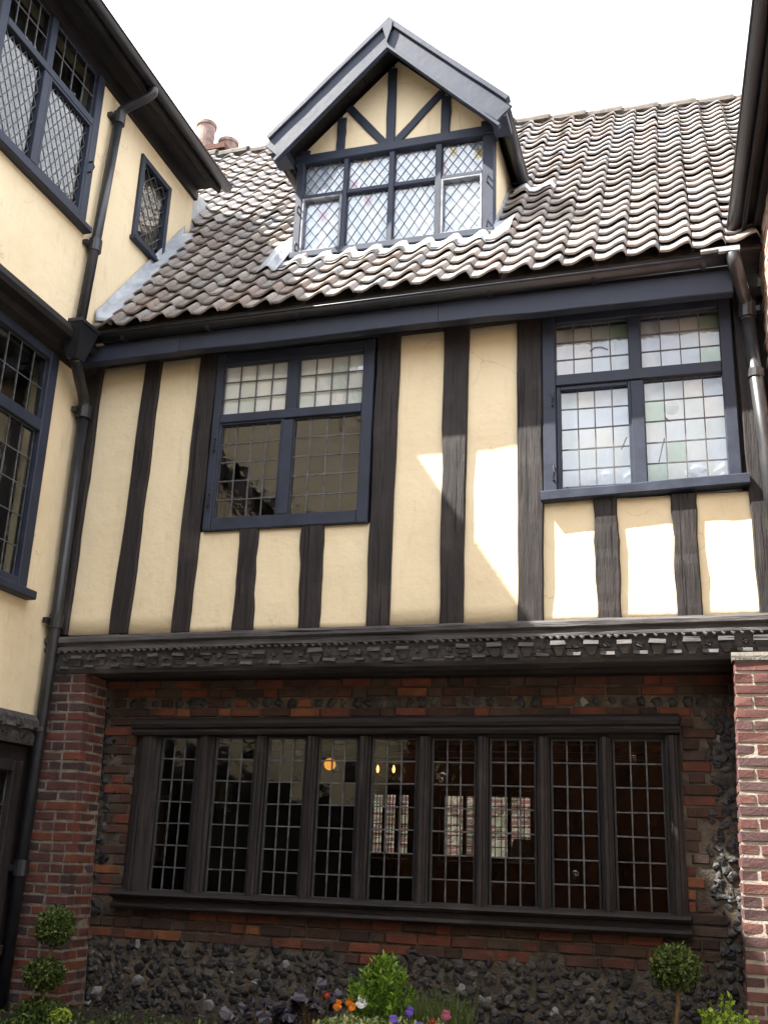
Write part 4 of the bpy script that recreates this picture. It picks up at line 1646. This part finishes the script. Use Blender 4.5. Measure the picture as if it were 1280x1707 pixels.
# interior backing so the rooms are closed and dark
mb = MB()
mb.box(-6.6, -10, 5.46, -4.91, 1.1, 5.55)
mb.box(-6.7, -10, 2.5, -6.6, 1.1, 8.05)
mb.box(-6.6, -10, 8.065, -4.74, 1.1, 8.10)
mb.box(-6.6, -10, 2.44, -5.11, .02, 2.54)
mb.box(-6.6, .95, 2.55, -4.915, 1.09, 8.06)
mb.box(-6.6, -10, 2.55, -4.915, -9.9, 8.06)
mb.box(-6.6, -.0, 2.3, -4.915, .10, 5.45)
mb.box(-6.7, -10, -.1, -6.6, .1, 2.43)
mb.box(-6.6, -.04, -.1, -4.915, .10, 2.43)
mb.build('room_lining', ROOM_LEFT, lh)
mb = MB()
mb.sweep([(.0, 5.43), (-.21, 5.43), (-.21, 5.40), (.02, 5.40), (.10, 5.43), (.13, 5.47), (.225, 5.48), (.245, 5.52), (.235, 5.575), (.20, 5.585), (0, 5.585)], (-4.90, -10, 0), (0, 1, 0), (1, 0, 0), (0, 0, 1), 9.95)
mb.build('jetty_beam', TIM_Y, lh)
mb = MB()
mb.sweep([(-.2, 2.32), (.05, 2.32), (.06, 2.38), (.04, 2.42), (.085, 2.45), (.085, 2.50), (.05, 2.543), (-.2, 2.543)], (-4.90, -10, 0), (0, 1, 0), (1, 0, 0), (0, 0, 1), 9.98)
lbeam = mb.build('carved_beam', CARVED, lh)
y = -1.4
k = 0
while y < -.05:
    m_ = Matrix.Translation((-4.90 + .06, y, 2.445)) @ Matrix.Rotation(math.pi / 2, 4, 'Z')
    link('carved_block', ups[k % 4], lbeam, m_)
    y += .2175
    k += 1
# dark timber frontage below
mb = MB()
wall_holes(LO, mb, -10, -.1, -.02, 2.31, [(-2.2, .95, -.30, 2.16)], -.2, -.02)
mb.build('lower_frontage', TIM_Z, lh)
mb = MB()
LO.bevbox(mb, -.31, .90, -.20, 2.2, -.1, .035)
LO.bevbox(mb, -.56, .95, -.47, 2.16, -.1, .02)
LO.bevbox(mb, -2.25, 2.12, -.311, 2.2, -.1, .034)
LO.bevbox(mb, -2.25, .86, -.19, .93, -.1, .07)
lw3 = mb.build('leaded_window', TIM_Z, lh)
for a, b in ((-.47, -.31), (-.95, -.56), (-1.4, -.99)):
    rect_light(LO, lw3, a, .93, b, 2.12, -.02, 1 if b > -.4 else 3, 5, GLASS_DARK)

w = casement_window(UP, lh, (-2.04, 6.47, -.665, 8.02),
                    [(-1.95, 7.47, -1.455, 7.93, 4, 2, 'rect'), (-1.375, 7.47, -.76, 7.93, 4, 2, 'rect'),
                     (-1.95, 6.56, -1.455, 7.40, 6, .135, 'diamond'), (-1.375, 6.56, -.78, 7.40, 7, .135, 'diamond')],
                    GLASS_LEFT, 'leaded_window', (-2.08, 6.455, -.63, .055, 0, .08), .035, -.01,
                    [(-1.454, 7.43, -1.376, 7.929, -.005, 'mullion'), (-1.454, 6.561, -1.376, 7.399, -.005, 'mullion'), (-1.949, 7.401, -.761, 7.469, -.001, 'transom')])
casement_leaf(UP, w, -1.375, 6.55, -.755, 7.41, .03, -.03, .028)
stay(UP, w, -.74, 7.05)
w = casement_window(UP, lh, (.065, 6.85, .63, 7.73), [(.125, 6.91, .575, 7.67, 3, .15, 'diamond')], GLASS_LEFT, 'small_leaded_window', (.045, 6.835, .65, .04, 0, .06), .03, -.01, [])
w = casement_window(LO, lh, (-2.1, 3.43, -.465, 5.405),
                    [(-1.98, 4.80, -1.34, 5.33, 5, 2, 'rect'), (-1.24, 4.80, -.58, 5.33, 4, 2, 'rect'),
                     (-1.98, 3.52, -1.34, 4.70, 5, 5, 'rect'), (-1.24, 3.52, -.60, 4.70, 4, 5, 'rect')],
                    GLASS_LEFT, 'leaded_window', (-2.15, 3.415, -.41, .065, 0, .09), .035, -.012,
                    [(-1.339, 4.75, -1.241, 5.329, -.005, 'mullion'), (-1.339, 3.521, -1.241, 4.699, -.005, 'mullion'), (-1.979, 4.701, -.581, 4.799, -.001, 'transom')])
# eaves, gutter, roof
mb = MB()
mb.box(-4.705, -10, 8.035, -4.425, 1.10, 8.06)
mb.build('soffit', TIM_Y, lh)
mb = MB()
mb.box(-4.435, -10, 7.965, -4.40, 1.105, 8.09)
mb.box(-4.72, -10, 7.93, -4.66, 1.125, 8.034)
mb.build('fascia', TIM_Y, lh)
gutter(lh, (-4.345, -10, 8.035), (-4.345, 1.14, 8.035), .055)
mb = MB()
mb.add([(-4.42, -10, 8.035), (-4.42, 1.12, 8.035), (-7.3, 1.12, 10.7), (-7.3, -10, 10.7), (-4.46, -10, 8.0), (-4.46, 1.12, 8.0), (-7.3, 1.12, 10.6), (-7.3, -10, 10.6)],
       [(0, 1, 2, 3), (7, 6, 5, 4), (0, 4, 5, 1), (1, 5, 6, 2), (2, 6, 7, 3), (3, 7, 4, 0)])
lroof = mb.build('roof', RIDGE, lh)
ey = Vector((-3.1, 0, 2.87)).normalized()
ex = Vector((0, 1, 0))
ez = ex.cross(ey)
for r_ in range(2):
    y = -1.9
    while y < 1.05:
        m_ = (Matrix((ex, ey, ez)).transposed() @ Matrix.Rotation(jit(.03), 3, 'Z')).to_4x4()
        m_.translation = Vector((-4.395, y, 8.022)) + ey * (r_ * .25 + jit(.012)) + ez * .004
        link('roof_tile', rng.choice(TM), lroof, m_)
        y += PITCH
mb = MB()
mb.box(-10.4, -10, 8.1, -7.3, 1.1, 10.58)
mb.box(-10.4, -10, -.1, -6.8, 1.1, 8.09)
mb.build('rear_mass', PLASTER, lh)
mb = MB()       # gable end, lead cheek and the lead gutter on the abutment
UP.slab(mb, [(1.112, 7.42), (1.112, 8.06), (1.80, 8.10)], -.04, 0)
mb.build('lead_cheek', LEAD, lh)
mb = MB()
vs, fs = [], []
NN = 24
for i in range(NN + 1):
    s = .015 + .40 * i / NN
    a = roofP(-4.70, s)
    nrm = Vector((0, -.76, .65))
    wv = .012 * noise.noise((s * 30, 0, 0))
    vs += [Vector((-4.675, a.y, a.z + .17 + wv)), Vector((-4.672, a.y, a.z + .075)) + nrm * .01, Vector((-4.56 + wv * 2, a.y, a.z)) + nrm * (.055 + wv * .4), Vector((-4.52 + wv * 2, a.y, a.z)) + nrm * .02]
for i in range(NN):
    for j in range(3):
        a = i * 4 + j
        fs.append((a, a + 4, a + 5, a + 1))
mb.add(vs, fs)
o = mb.build('lead_flashing', LEAD, lh, smooth=True)
so = o.modifiers.new('thickness', 'SOLIDIFY')
so.thickness = .006
so.offset = 1


# downpipe in the corner
def bend(pts, n=6):
    """round a polyline by Catmull-Rom"""
    pts = [Vector(p) for p in pts]
    out = []
    for i in range(len(pts) - 1):
        p0, p1, p2, p3 = pts[max(i - 1, 0)], pts[i], pts[i + 1], pts[min(i + 2, len(pts) - 1)]
        for k in range(n):
            t = k / n
            out.append(.5 * ((2 * p1) + (p2 - p0) * t + (2 * p0 - 5 * p1 + 4 * p2 - p3) * t * t + (3 * p1 - p0 - 3 * p2 + p3) * t ** 3))
    out.append(pts[-1])
    return out


mb = MB()
mb.tube(bend([(-4.345, -.42, 7.99), (-4.35, -.42, 7.94), (-4.41, -.43, 7.89), (-4.52, -.44, 7.84), (-4.62, -.45, 7.78), (-4.635, -.45, 7.68)]), .042, 12)
mb.tube([(-4.635, -.45, 7.70), (-4.63, -.60, 5.62)], .042, 12)
mb.tube(bend([(-4.70, -.50, 5.36), (-4.74, -.36, 5.26), (-4.80, -.18, 5.18), (-4.815, -.12, 5.08), (-4.815, -.115, 5.0)]), .045, 12)
mb.tube([(-4.815, -.115, 5.12), (-4.82, -.10, 3.2), (-4.84, -.12, .05)], .045, 12)
dpipe = mb.build('downpipe', IRON, lh, smooth=True)
for z, x, y, r_ in ((7.70, -4.635, -.45, .056), (6.36, -4.632, -.545, .056), (5.06, -4.815, -.115, .058), (3.28, -4.82, -.10, .058), (1.45, -4.83, -.11, .058)):
    mb = MB()
    mb.tube([(x, y, z - .055), (x, y, z + .055)], r_, 14)
    mb.box(x - .065, y - .088, z - .02, x - .02, y + .088, z + .02)
    mb.build('pipe_collar', IRON, dpipe)
mb = MB()   # hopper head
mb.hexa([(-4.745, -.555, 5.34), (-4.655, -.555, 5.34), (-4.655, -.445, 5.34), (-4.745, -.445, 5.34), (-4.80, -.66, 5.60), (-4.58, -.66, 5.60), (-4.58, -.40, 5.60), (-4.80, -.40, 5.60)])
mb.box(-4.81, -.67, 5.601, -4.57, -.39, 5.63)
mb.build('hopper_head', IRON, dpipe)

# ================================================================== RIGHT HOUSE
rh = thing('brick_house', 'pink brick house wall with deep black eaves closing the right edge', 'house', (4, -4, 0))
dirv = Vector((.05, -1, 0)).normalized()
RP = Plane((.56, .05, 0), dirv, (0, 0, 1), (-dirv.y * -1, 0, 0))
RP.N = Vector((-1, -.05, 0)).normalized()
mb = MB()
RP.box(mb, 0, -.1, -.3, 10, 6.05, -.012)
rwall = mb.build('wall', MORTAR_PALE, rh)
zc = 5.93
row = 0
while zc > 4.15:
    u = .0 + (row % 2) * .11
    while u < 2.3:
        ln = (.105 if rng.random() < .3 else .218)
        put_brick(RP, rwall, BRICK_PINK, u, u + ln, zc - .064 + jit(.002), zc + jit(.002), -.06, rng.uniform(-.003, .005))
        u += ln + .011
    zc -= .0745
    row += 1
mb = MB()
RP.box(mb, .22, 5.99, -.1, 10, 6.02, .10)
RP.box(mb, .215, 5.93, .10, 10, 6.09, .125)
RP.box(mb, .24, 5.90, -.1, 10, 5.985, .05)
mb.build('eaves', TIM_Y, rh)
a = RP.p(10, 6.06, .165)
b = RP.p(.2, 6.03, .155)
gutter(rh, a, b, .055)
mb = MB()
q = [RP.p(.18, 6.10, .16), RP.p(10, 6.10, .16), RP.p(10, 9.2, -3.3), RP.p(.18, 9.2, -3.3), RP.p(.18, 6.04, .10), RP.p(10, 6.04, .10), RP.p(10, 9.1, -3.3), RP.p(.18, 9.1, -3.3)]
mb.add(q, [(0, 1, 2, 3), (7, 6, 5, 4), (0, 4, 5, 1), (1, 5, 6, 2), (2, 6, 7, 3), (3, 7, 4, 0)])
mb.build('roof', RIDGE, rh)
mb = MB()
RP.box(mb, .1, -.1, -6, 10, 6.0, -3.3)
mb.build('rear_mass', PLASTER, rh)
mb = MB()
mb.tube(bend([(.37, -.385, 5.68), (.385, -.37, 5.60), (.42, -.22, 5.50), (.45, -.125, 5.42), (.452, -.115, 5.30)]), .05, 12)
mb.tube([(.452, -.115, 5.36), (.505, -.10, 4.4), (.53, -.12, 2.96)], .048, 12)
rp_ = mb.build('downpipe', PIPE_GREY, rh, smooth=True)
mb = MB()
mb.tube([(.452, -.115, 5.32), (.456, -.115, 5.44)], .062, 12)
mb.box(.41, -.14, 5.36, .54, -.09, 5.40)
mb.build('pipe_collar', PIPE_GREY, rp_)
mb = MB()
mb.tube([(.478, -.105, 4.86), (.481, -.105, 4.92)], .056, 12)
mb.build('pipe_collar', PIPE_GREY, rp_)
mb = MB()
mb.box(.28, -.43, 5.69, .42, -.31, 5.725)
mb.hexa([(.16, -.43, 5.705), (.28, -.43, 5.71), (.28, -.39, 5.71), (.16, -.39, 5.705), (.16, -.43, 5.718), (.28, -.43, 5.725), (.28, -.39, 5.725), (.16, -.39, 5.718)])
mb.build('gutter_outlet', LEAD, rp_)

# ================================================================== UNSEEN RANGE ADDED BEHIND THE VIEWPOINT (darkens window reflections, blocks low sky)
bh = thing('unseen_range', 'unseen dark brick range added behind the viewpoint to darken reflections and skylight', 'house', (-2, -12, 0))
RB = Plane((0, -10.0, 0), (-1, 0, 0), (0, 0, 1), (0, 1, 0))
mb = MB()
RB.box(mb, -5.5, -.1, -3, 5.5, 5.6, 0)
mb.build('wall', BRICK_OLD, bh)
mb = MB()
RB.slab(mb, [(-5.6, 5.55), (5.6, 5.55), (5.6, 5.66), (-5.6, 5.66)], -.1, .3)
mb.build('eaves', TIM_X, bh)
mb = MB()
mb.add([(-5.6, -9.75, 5.67), (5.6, -9.75, 5.67), (5.6, -12, 8.0), (-5.6, -12, 8.0), (-5.6, -13.2, 5.6), (5.6, -13.2, 5.6)], [(0, 1, 2, 3), (3, 2, 5, 4), (0, 3, 4), (1, 5, 2), (0, 4, 5, 1)])
mb.build('roof', RIDGE, bh)
for x in (-4.6, -3.4, -2.2, -1, .2, 1.4, 2.6, 3.8, 5):
    mb = MB()
    RB.beam(mb, (x, 0), (x, 5.55), .2, .2, -.02, .03, 8, .006)
    mb.build('stud', TIM_Z, bh)

# garden wall seen through the back window of the ground floor room
gw = MB()
gw.box(-9, 9.0, -.1, 3, 9.3, 3.4)
gwall = gw.build('garden_wall', MORTAR_MID)
tag(gwall, 'sunlit brick garden wall seen through the far window of the dark ground floor room', 'wall')
GP = Plane((0, 9.0, 0), (1, 0, 0), (0, 0, 1), (0, -1, 0))
zc, row = 3.2, 0
while zc > 1.45:
    u = -6.2 + (row % 2) * .11
    while u < -2.3:
        put_brick(GP, gwall, BRICK_RIGHT, u, u + .216, zc - .064, zc, -.06, rng.uniform(-.002, .006))
        u += .227
    zc -= .0745
    row += 1

# ================================================================== LAMPS IN THE ROOM
BULB = m_emit('warm_bulb', (1.0, .45, .12), .9)
SHADE = m_emit('glowing_shade', (1.0, .40, .05), .20)
BRASS = simple('dull_brass', (.10, .07, .03), (.18, .12, .05), 10, .4)
t = thing('pendant_lamp', 'glowing orange pendant lamp inside behind the fourth light of the long window', 'lamp', (-3.72, 3.4, 2.46))
mb = MB()
mb.tube([(-3.72, 3.4, 2.52), (-3.72, 3.4, 2.855)], .006, 6)
mb.build('cord', IRON, t)
mb = MB()
pts = [(.02, 2.60), (.045, 2.585), (.062, 2.54), (.05, 2.50), (.02, 2.48)]
n_ = 14
vs = [(-3.72 + a * math.cos(6.283 * k / n_), 3.4 + a * math.sin(6.283 * k / n_), z - .02) for a, z in pts for k in range(n_)]
fs = [(b * n_ + k, b * n_ + (k + 1) % n_, (b + 1) * n_ + (k + 1) % n_, (b + 1) * n_ + k) for b in range(4) for k in range(n_)] + [tuple(range(n_)), tuple(4 * n_ + k for k in range(n_))]
mb.add(vs, fs)
mb.build('lamp_shade', SHADE, t, smooth=True)
t = thing('wall_sconce', 'twin candle wall light glowing inside behind the fifth light of the long window', 'lamp', (-3.7, 5.45, 2.6))
mb = MB()
mb.tube([(-3.70, 5.49, 2.56), (-3.70, 5.40, 2.56)], .02, 8)
mb.tube([(-3.80, 5.38, 2.60), (-3.77, 5.40, 2.56), (-3.70, 5.40, 2.55), (-3.63, 5.40, 2.56), (-3.60, 5.38, 2.60)], .009, 6)
mb.build('bracket', BRASS, t)
for x in (-3.80, -3.60):
    mb = MB()
    mb.tube([(x, 5.38, 2.60), (x, 5.38, 2.62), (x, 5.38, 2.65), (x, 5.38, 2.69)], [.010, .016, .018, .003], 8)
    mb.build('bulb', BULB, t, smooth=True)

# pictures and a shaded lamp on the far side of the room
PICT = [simple('faded_pink_print', (.20, .09, .07), (.36, .20, .15), 9, .7), simple('faded_tan_print', (.22, .15, .08), (.36, .27, .16), 9, .7)]
WPL = Plane((-4.80, 0, 0), (0, 1, 0), (0, 0, 1), (1, 0, 0))
for x0, z0, x1, z1, k, lb in ((1.62, 1.52, 1.98, 2.10, 0, 'tall pinkish picture hanging inside behind the first light of the long window'),
                              (3.02, 2.02, 3.36, 2.30, 1, 'small framed picture hanging inside behind the second light of the long window')):
    t = thing('framed_picture', lb, 'picture', (-4.79, (x0 + x1) / 2, z0))
    mb = MB()
    WPL.bevbox(mb, x0, z0, x0 + .03, z1, .002, .03)
    WPL.bevbox(mb, x1 - .03, z0, x1, z1, .002, .03)
    WPL.bevbox(mb, x0 + .031, z0, x1 - .031, z0 + .03, .002, .029)
    WPL.bevbox(mb, x0 + .031, z1 - .03, x1 - .031, z1, .002, .029)
    mb.build('frame', BRASS, t)
    mb = MB()
    WPL.box(mb, x0 + .031, z0 + .031, .003, x1 - .031, z1 - .031, .012)
    mb.build('print', PICT[k], t)
t = thing('table_lamp', 'green shaded lamp in front of the far room window', 'lamp', (-1.90, 4.5, 1.2))
mb = MB()
mb.tube([(-1.90, 4.5, .06), (-1.90, 4.5, 1.0), (-1.90, 4.5, 1.66)], [.03, .02, .012], 10)
mb.tube([(-1.90, 4.5, .05), (-1.90, 4.5, .075)], .16, 16)
mb.build('stand', BRASS, t)
mb = MB()
mb.tube([(-1.90, 4.5, 1.62), (-1.90, 4.5, 1.86)], [.16, .10], 20, False)
mb.build('lamp_shade', simple('green_lamp_shade', (.10, .30, .24), (.16, .40, .32), 8, .7), t, smooth=True)

# ================================================================== PLANTING
bed = MB()
bed.box(-4.76, -1.05, 0, .14, .335, .50)
structure(bed.build('flower_bed', SOIL))
kb = MB()
kb.box(-4.76, -1.22, 0, .6, -1.051, .54)
tag(kb.build('bed_kerb', STONE), 'low stone kerb edging the flower bed under the long window', 'kerb')


def leaf(mb, p, d, n_, L, W, fold=.25, pts=4):
    """one leaf: base p, direction d, facing n_"""
    d = d.normalized()
    s = d.cross(n_)
    if s.length < 1e-4:
        s = d.cross(Vector((.3, .5, .8)))
    s.normalize()
    n2 = s.cross(d)
    a = p
    m1 = p + d * L * .5 + n2 * L * .06
    t = p + d * L
    l_ = m1 + s * W / 2 + n2 * W * fold * .5
    r_ = m1 - s * W / 2 + n2 * W * fold * .5
    mb.add([a, r_, t, l_, m1], [(0, 1, 4), (1, 2, 4), (2, 3, 4), (3, 0, 4)])


def rdir():
    while True:
        v = Vector((jit(1), jit(1), jit(1)))
        if .05 < v.length < 1:
            return v.normalized()


def leaf_ball(c, r, sz, n_, L, W, name, material, parent):
    mb = MB()
    c = Vector(c)
    ph = rng.uniform(0, 40)
    for i in range(n_):
        d = rdir()
        rr = r * (1 + .16 * noise.noise(d * 2.5 + Vector((ph, 0, 0))) + .10 * noise.noise(d * 6 + Vector((0, ph, 0)))) * (rng.random() ** .25) * (1.0 if rng.random() > .05 else rng.uniform(1.0, 1.13))
        p = c + Vector((d.x * rr, d.y * rr, d.z * rr * sz))
        leaf(mb, p, (d * .8 + rdir() * .9 + Vector((0, 0, .25))), (d + rdir() * .6), L * rng.uniform(.55, 1.35), W * rng.uniform(.6, 1.3))
    return mb.build(name, material, parent, fix=False)


t = thing('topiary_tree', 'clipped box topiary with three stacked tiers beside the left brick pier', 'topiary', (-4.30, -.5, .5), 'clipped topiary trees')
mb = MB()
mb.tube([(-4.28, -.5, .45), (-4.262, -.5, .70), (-4.27, -.5, .8), (-4.24, -.5, 1.0), (-4.238, -.5, 1.1)], [.016, .013, .013, .011, .008], 8)
mb.build('trunk', STEM, t)
leaf_ball((-4.236, -.5, 1.095), .122, .92, 2600, .026, .015, 'crown', BOX_LEAF, t)
leaf_ball((-4.272, -.5, .80), .130, .70, 2600, .026, .015, 'crown', BOX_LEAF, t)
leaf_ball((-4.275, -.5, .53), .165, .72, 3000, .026, .015, 'crown', BOX_LEAF, t)
t = thing('topiary_tree', 'clipped ball topiary on a bare stem at the right end of the bed', 'topiary', (-.24, -.5, .5), 'clipped topiary trees')
mb = MB()
mb.tube([(-.245, -.5, .45), (-.25, -.5, .7), (-.222, -.5, .9), (-.232, -.5, 1.08)], [.016, .014, .011, .008], 8)
mb.build('trunk', STEM, t)
leaf_ball((-.230, -.5, 1.085), .132, .84, 3000, .026, .016, 'crown', BOX_LEAF, t)
leaf_ball((-.255, -.5, .66), .150, .8, 2600, .026, .016, 'crown', BOX_LEAF, t)

# lime-leaved shrub at the far right of the bed
t = thing('lime_shrub', 'lime green leafy shrub next to the right brick pier', 'shrub', (.04, -.55, .5))
mb, ms = MB(), MB()
for i in range(40):
    a = rng.uniform(0, 6.28)
    rr = .12 * math.sqrt(rng.random())
    tip = Vector((.035 + rr * math.cos(a) * 1.3, -.55 + rr * math.sin(a), .965 - rr * 1.1 + jit(.035)))
    base = Vector((.04 + jit(.02), -.55 + jit(.02), .48))
    mid = base.lerp(tip, .55) + Vector((jit(.02), jit(.02), .02))
    ms.tube([base, mid, tip], [.005, .004, .003], 5)
    for k in range(17):
        f = rng.uniform(.35, 1)
        p = base.lerp(mid, f * 2) if f < .5 else mid.lerp(tip, f * 2 - 1)
        leaf(mb, p, rdir() * .8 + Vector((0, 0, .7)), rdir() + Vector((0, -.3, .8)), rng.uniform(.03, .05), rng.uniform(.016, .026))
mb.build('foliage', LIME_LEAF, t, fix=False)
ms.build('stems', GREEN_STEM, t)

# feathery bright green shrub in the middle
t = thing('feathery_shrub', 'bright green feathery conifer shrub in the middle of the bed', 'shrub', (-1.95, -.5, .5))
mb, ms = MB(), MB()
for i in range(64):
    a = rng.uniform(0, 6.28)
    sp = rng.uniform(.1, 1)
    tip = Vector((-1.95 + .21 * sp * math.cos(a), -.5 + .16 * sp * math.sin(a), 1.01 - .20 * sp * sp + jit(.05)))
    base = Vector((-1.96 + jit(.02), -.5 + jit(.02), .5))
    mid = base.lerp(tip, .6) + Vector((0, 0, -.02))
    ms.tube([base, mid, tip], [.006, .004, .002], 5)
    ax = (tip - mid).normalized()
    for k in range(46):
        f = rng.uniform(.35, 1.03)
        p = mid.lerp(tip, (f - .35) / .65)
        side = rdir()
        leaf(mb, p + side * .004, ax * .9 + side * .8, rdir() + Vector((0, -.5, .5)), rng.uniform(.025, .05), rng.uniform(.009, .017))
mb.build('foliage', SHRUB_LEAF, t, fix=False)
ms.build('stems', GREEN_STEM, t)

# purple leaved plants on the left of the shrub
for cx, cy, cz, nl, nm in ((-2.72, -.42, .72, 60, 'dark purple broad leaved plant in shade left of the feathery shrub'), (-2.44, -.35, .80, 34, 'small dark purple plant between the purple clump and the feathery shrub')):
    t = thing('purple_plant', nm, 'plant', (cx, cy, .5), 'dark purple plants')
    mb, ms = MB(), MB()
    for i in range(nl):
        a = rng.uniform(0, 6.28)
        rr = .22 * math.sqrt(rng.random()) * (1 if nl > 50 else .6)
        p = Vector((cx + rr * math.cos(a), cy + rr * math.sin(a) * .8, cz - rr * .5 + jit(.06)))
        ms.tube([(cx + jit(.03), cy + jit(.03), .5), p], .003, 4)
        d = Vector((math.cos(a), math.sin(a), -.25)) + rdir() * .5
        n0 = (Vector((0, -.4, 1)) + rdir() * .6).normalized()
        d = (d - n0 * d.dot(n0)).normalized()
        s = d.cross(n0)
        L = rng.uniform(.035, .06)
        ring = []
        for k in range(9):
            th = -math.pi * .86 + 2 * math.pi * .86 * k / 8
            q = L * (1 if k % 2 == 0 else .84)
            ring.append(p + d * (L * .6 + q * math.cos(th) * .9) + s * q * math.sin(th) - n0 * .012 * (k % 2))
        mb.add([p] + ring, [(0, k, k + 1) for k in range(1, 9)])
    mb.build('foliage', PURPLE_LEAF, t, fix=False)
    ms.build('stems', STEM, t)

# grassy tuft
t = thing('grassy_plant', 'fine grassy green tuft right of the feathery shrub', 'plant', (-1.62, -.45, .5))
mb = MB()
for i in range(420):
    b = Vector((-1.60 + jit(.16), -.45 + jit(.1), .5))
    tip = b + Vector((jit(.10), jit(.10), rng.uniform(.22, .40)))
    m1 = b.lerp(tip, .6) + Vector((0, 0, .02))
    s = Vector((.0022, .001, 0))
    mb.add([b - s, b + s, m1 + s, m1 - s, tip], [(0, 1, 2, 3), (3, 2, 4)])
    if i % 2:
        leaf(mb, tip, rdir() + Vector((0, 0, .5)), rdir(), .018, .008)
mb.build('foliage', GRASS_LEAF, t, fix=False)

# low variegated ground cover
mb = MB()
for i in range(3200):
    x = rng.uniform(-2.28, -1.42)
    y = rng.uniform(-.85, -.45)
    top = .70 + .035 * noise.noise((x * 6, y * 6, 0)) - .10 * abs((x + 1.9) / .5) ** 3 * .5
    p = Vector((x, y, top - abs(rng.gauss(0, .05))))
    leaf(mb, p, rdir() + Vector((0, -.2, .6)), rdir() + Vector((0, -.3, 1)), rng.uniform(.02, .042), rng.uniform(.012, .022))
o = tag(mb.build('ground_cover', VAR_LEAF, None, fix=False), 'low variegated cream and green foliage under the pansies', 'ground cover')
o['kind'] = 'stuff'
mb = MB()
for i in range(2600):
    x = rng.uniform(-4.7, .1)
    y = rng.uniform(-.95, -.1)
    p = Vector((x, y, .50 + .05 * noise.noise((x * 5, y * 5, 3)) + rng.uniform(0, .06)))
    leaf(mb, p, rdir() + Vector((0, 0, .6)), rdir() + Vector((0, -.3, 1)), rng.uniform(.02, .05), rng.uniform(.012, .024))
o = tag(mb.build('bed_foliage', BOX_LEAF, None, fix=False), 'sparse dark green leaves along the flower bed soil', 'ground cover')
o['kind'] = 'stuff'
# yellow green sprig and pale spiky plant at the left
t = thing('yellow_sprig', 'yellow green leafy sprig low beside the left topiary', 'plant', (-4.06, -.6, .5))
mb = MB()
for i in range(90):
    p = Vector((-4.05 + jit(.06), -.6 + jit(.05), .50 + rng.uniform(0, .10)))
    leaf(mb, p, rdir() + Vector((0, 0, .8)), rdir() + Vector((0, -.3, 1)), .032, .02)
mb.build('foliage', LIME_LEAF, t, fix=False)

# pansies
pans = [(-2.185, -.60, .765, 'orange', .030, 'orange pansy, lower left one of the orange trio'), (-2.120, -.58, .785, 'orange', .026, 'orange pansy, topmost of the orange trio'), (-2.085, -.62, .762, 'orange', .026, 'orange pansy closest to the white pansy'),
        (-2.04, -.60, .790, 'white', .034, 'white pansy between the orange pansies and the shrub'),
        (-1.735, -.62, .760, 'purple', .031, 'violet pansy, highest of the violet ones'), (-1.825, -.66, .715, 'purple', .029, 'violet pansy, leftmost of the violet ones'), (-1.66, -.68, .690, 'purple', .030, 'violet pansy, lowest and rightmost of the violet ones'),
        (-1.525, -.60, .755, 'pink', .030, 'dusky pink pansy at the right of the flowers'), (-2.29, -.50, .80, 'red', .020, 'small dark red flower left of the orange pansies'), (-1.60, -.62, .72, 'red', .018, 'small dark red flower beside the pink pansy')]
for x, y, z, c, r_, lb in pans:
    t = thing('pansy', lb, 'flower', (x, y, .5), 'pansies in the bed')
    nv = Vector((jit(.5), -1, .45 + jit(.2))).normalized()
    sx = nv.cross(Vector((0, 0, 1))).normalized()
    sy = sx.cross(nv)
    if sy.z < 0:
        sy = -sy
    c0 = Vector((x, y, z))
    for k, ang in enumerate((-90, -18 - 10, 198 + 10, 62, 118)):
        an = R(ang + jit(6))
        d = sx * math.cos(an) + sy * math.sin(an)
        s = -sx * math.sin(an) + sy * math.cos(an)
        w_ = r_ * (.95 if k == 0 else .72)
        mb = MB()
        off = nv * (.002 * (5 - k))
        pts = [c0 + off, c0 + off + d * r_ * .45 - s * w_ * .62 + nv * .004, c0 + off + d * r_ * .92 - s * w_ * .60 + nv * jit(.006), c0 + off + d * r_ * 1.12 + nv * (.003 + jit(.005)), c0 + off + d * r_ * .92 + s * w_ * .60 + nv * jit(.006), c0 + off + d * r_ * .45 + s * w_ * .62 + nv * .004, c0 + off + d * r_ * .6 + nv * .007]
        mb.add(pts, [(0, 1, 6), (1, 2, 6), (2, 3, 6), (3, 4, 6), (4, 5, 6), (5, 0, 6)])
        mb.build('petal', PET[c], t, fix=False)
    mb = MB()
    mb.tube([c0 + nv * .008, c0 + nv * .016], [.006, .003], 6)
    mb.build('flower_centre', PET_EYE, t)
    mb = MB()
    mb.tube([(x + jit(.03), y + .03, .5), (x, y + .03, z - .03), c0 - nv * .004], .002, 5)
    mb.build('stem', GREEN_STEM, t)
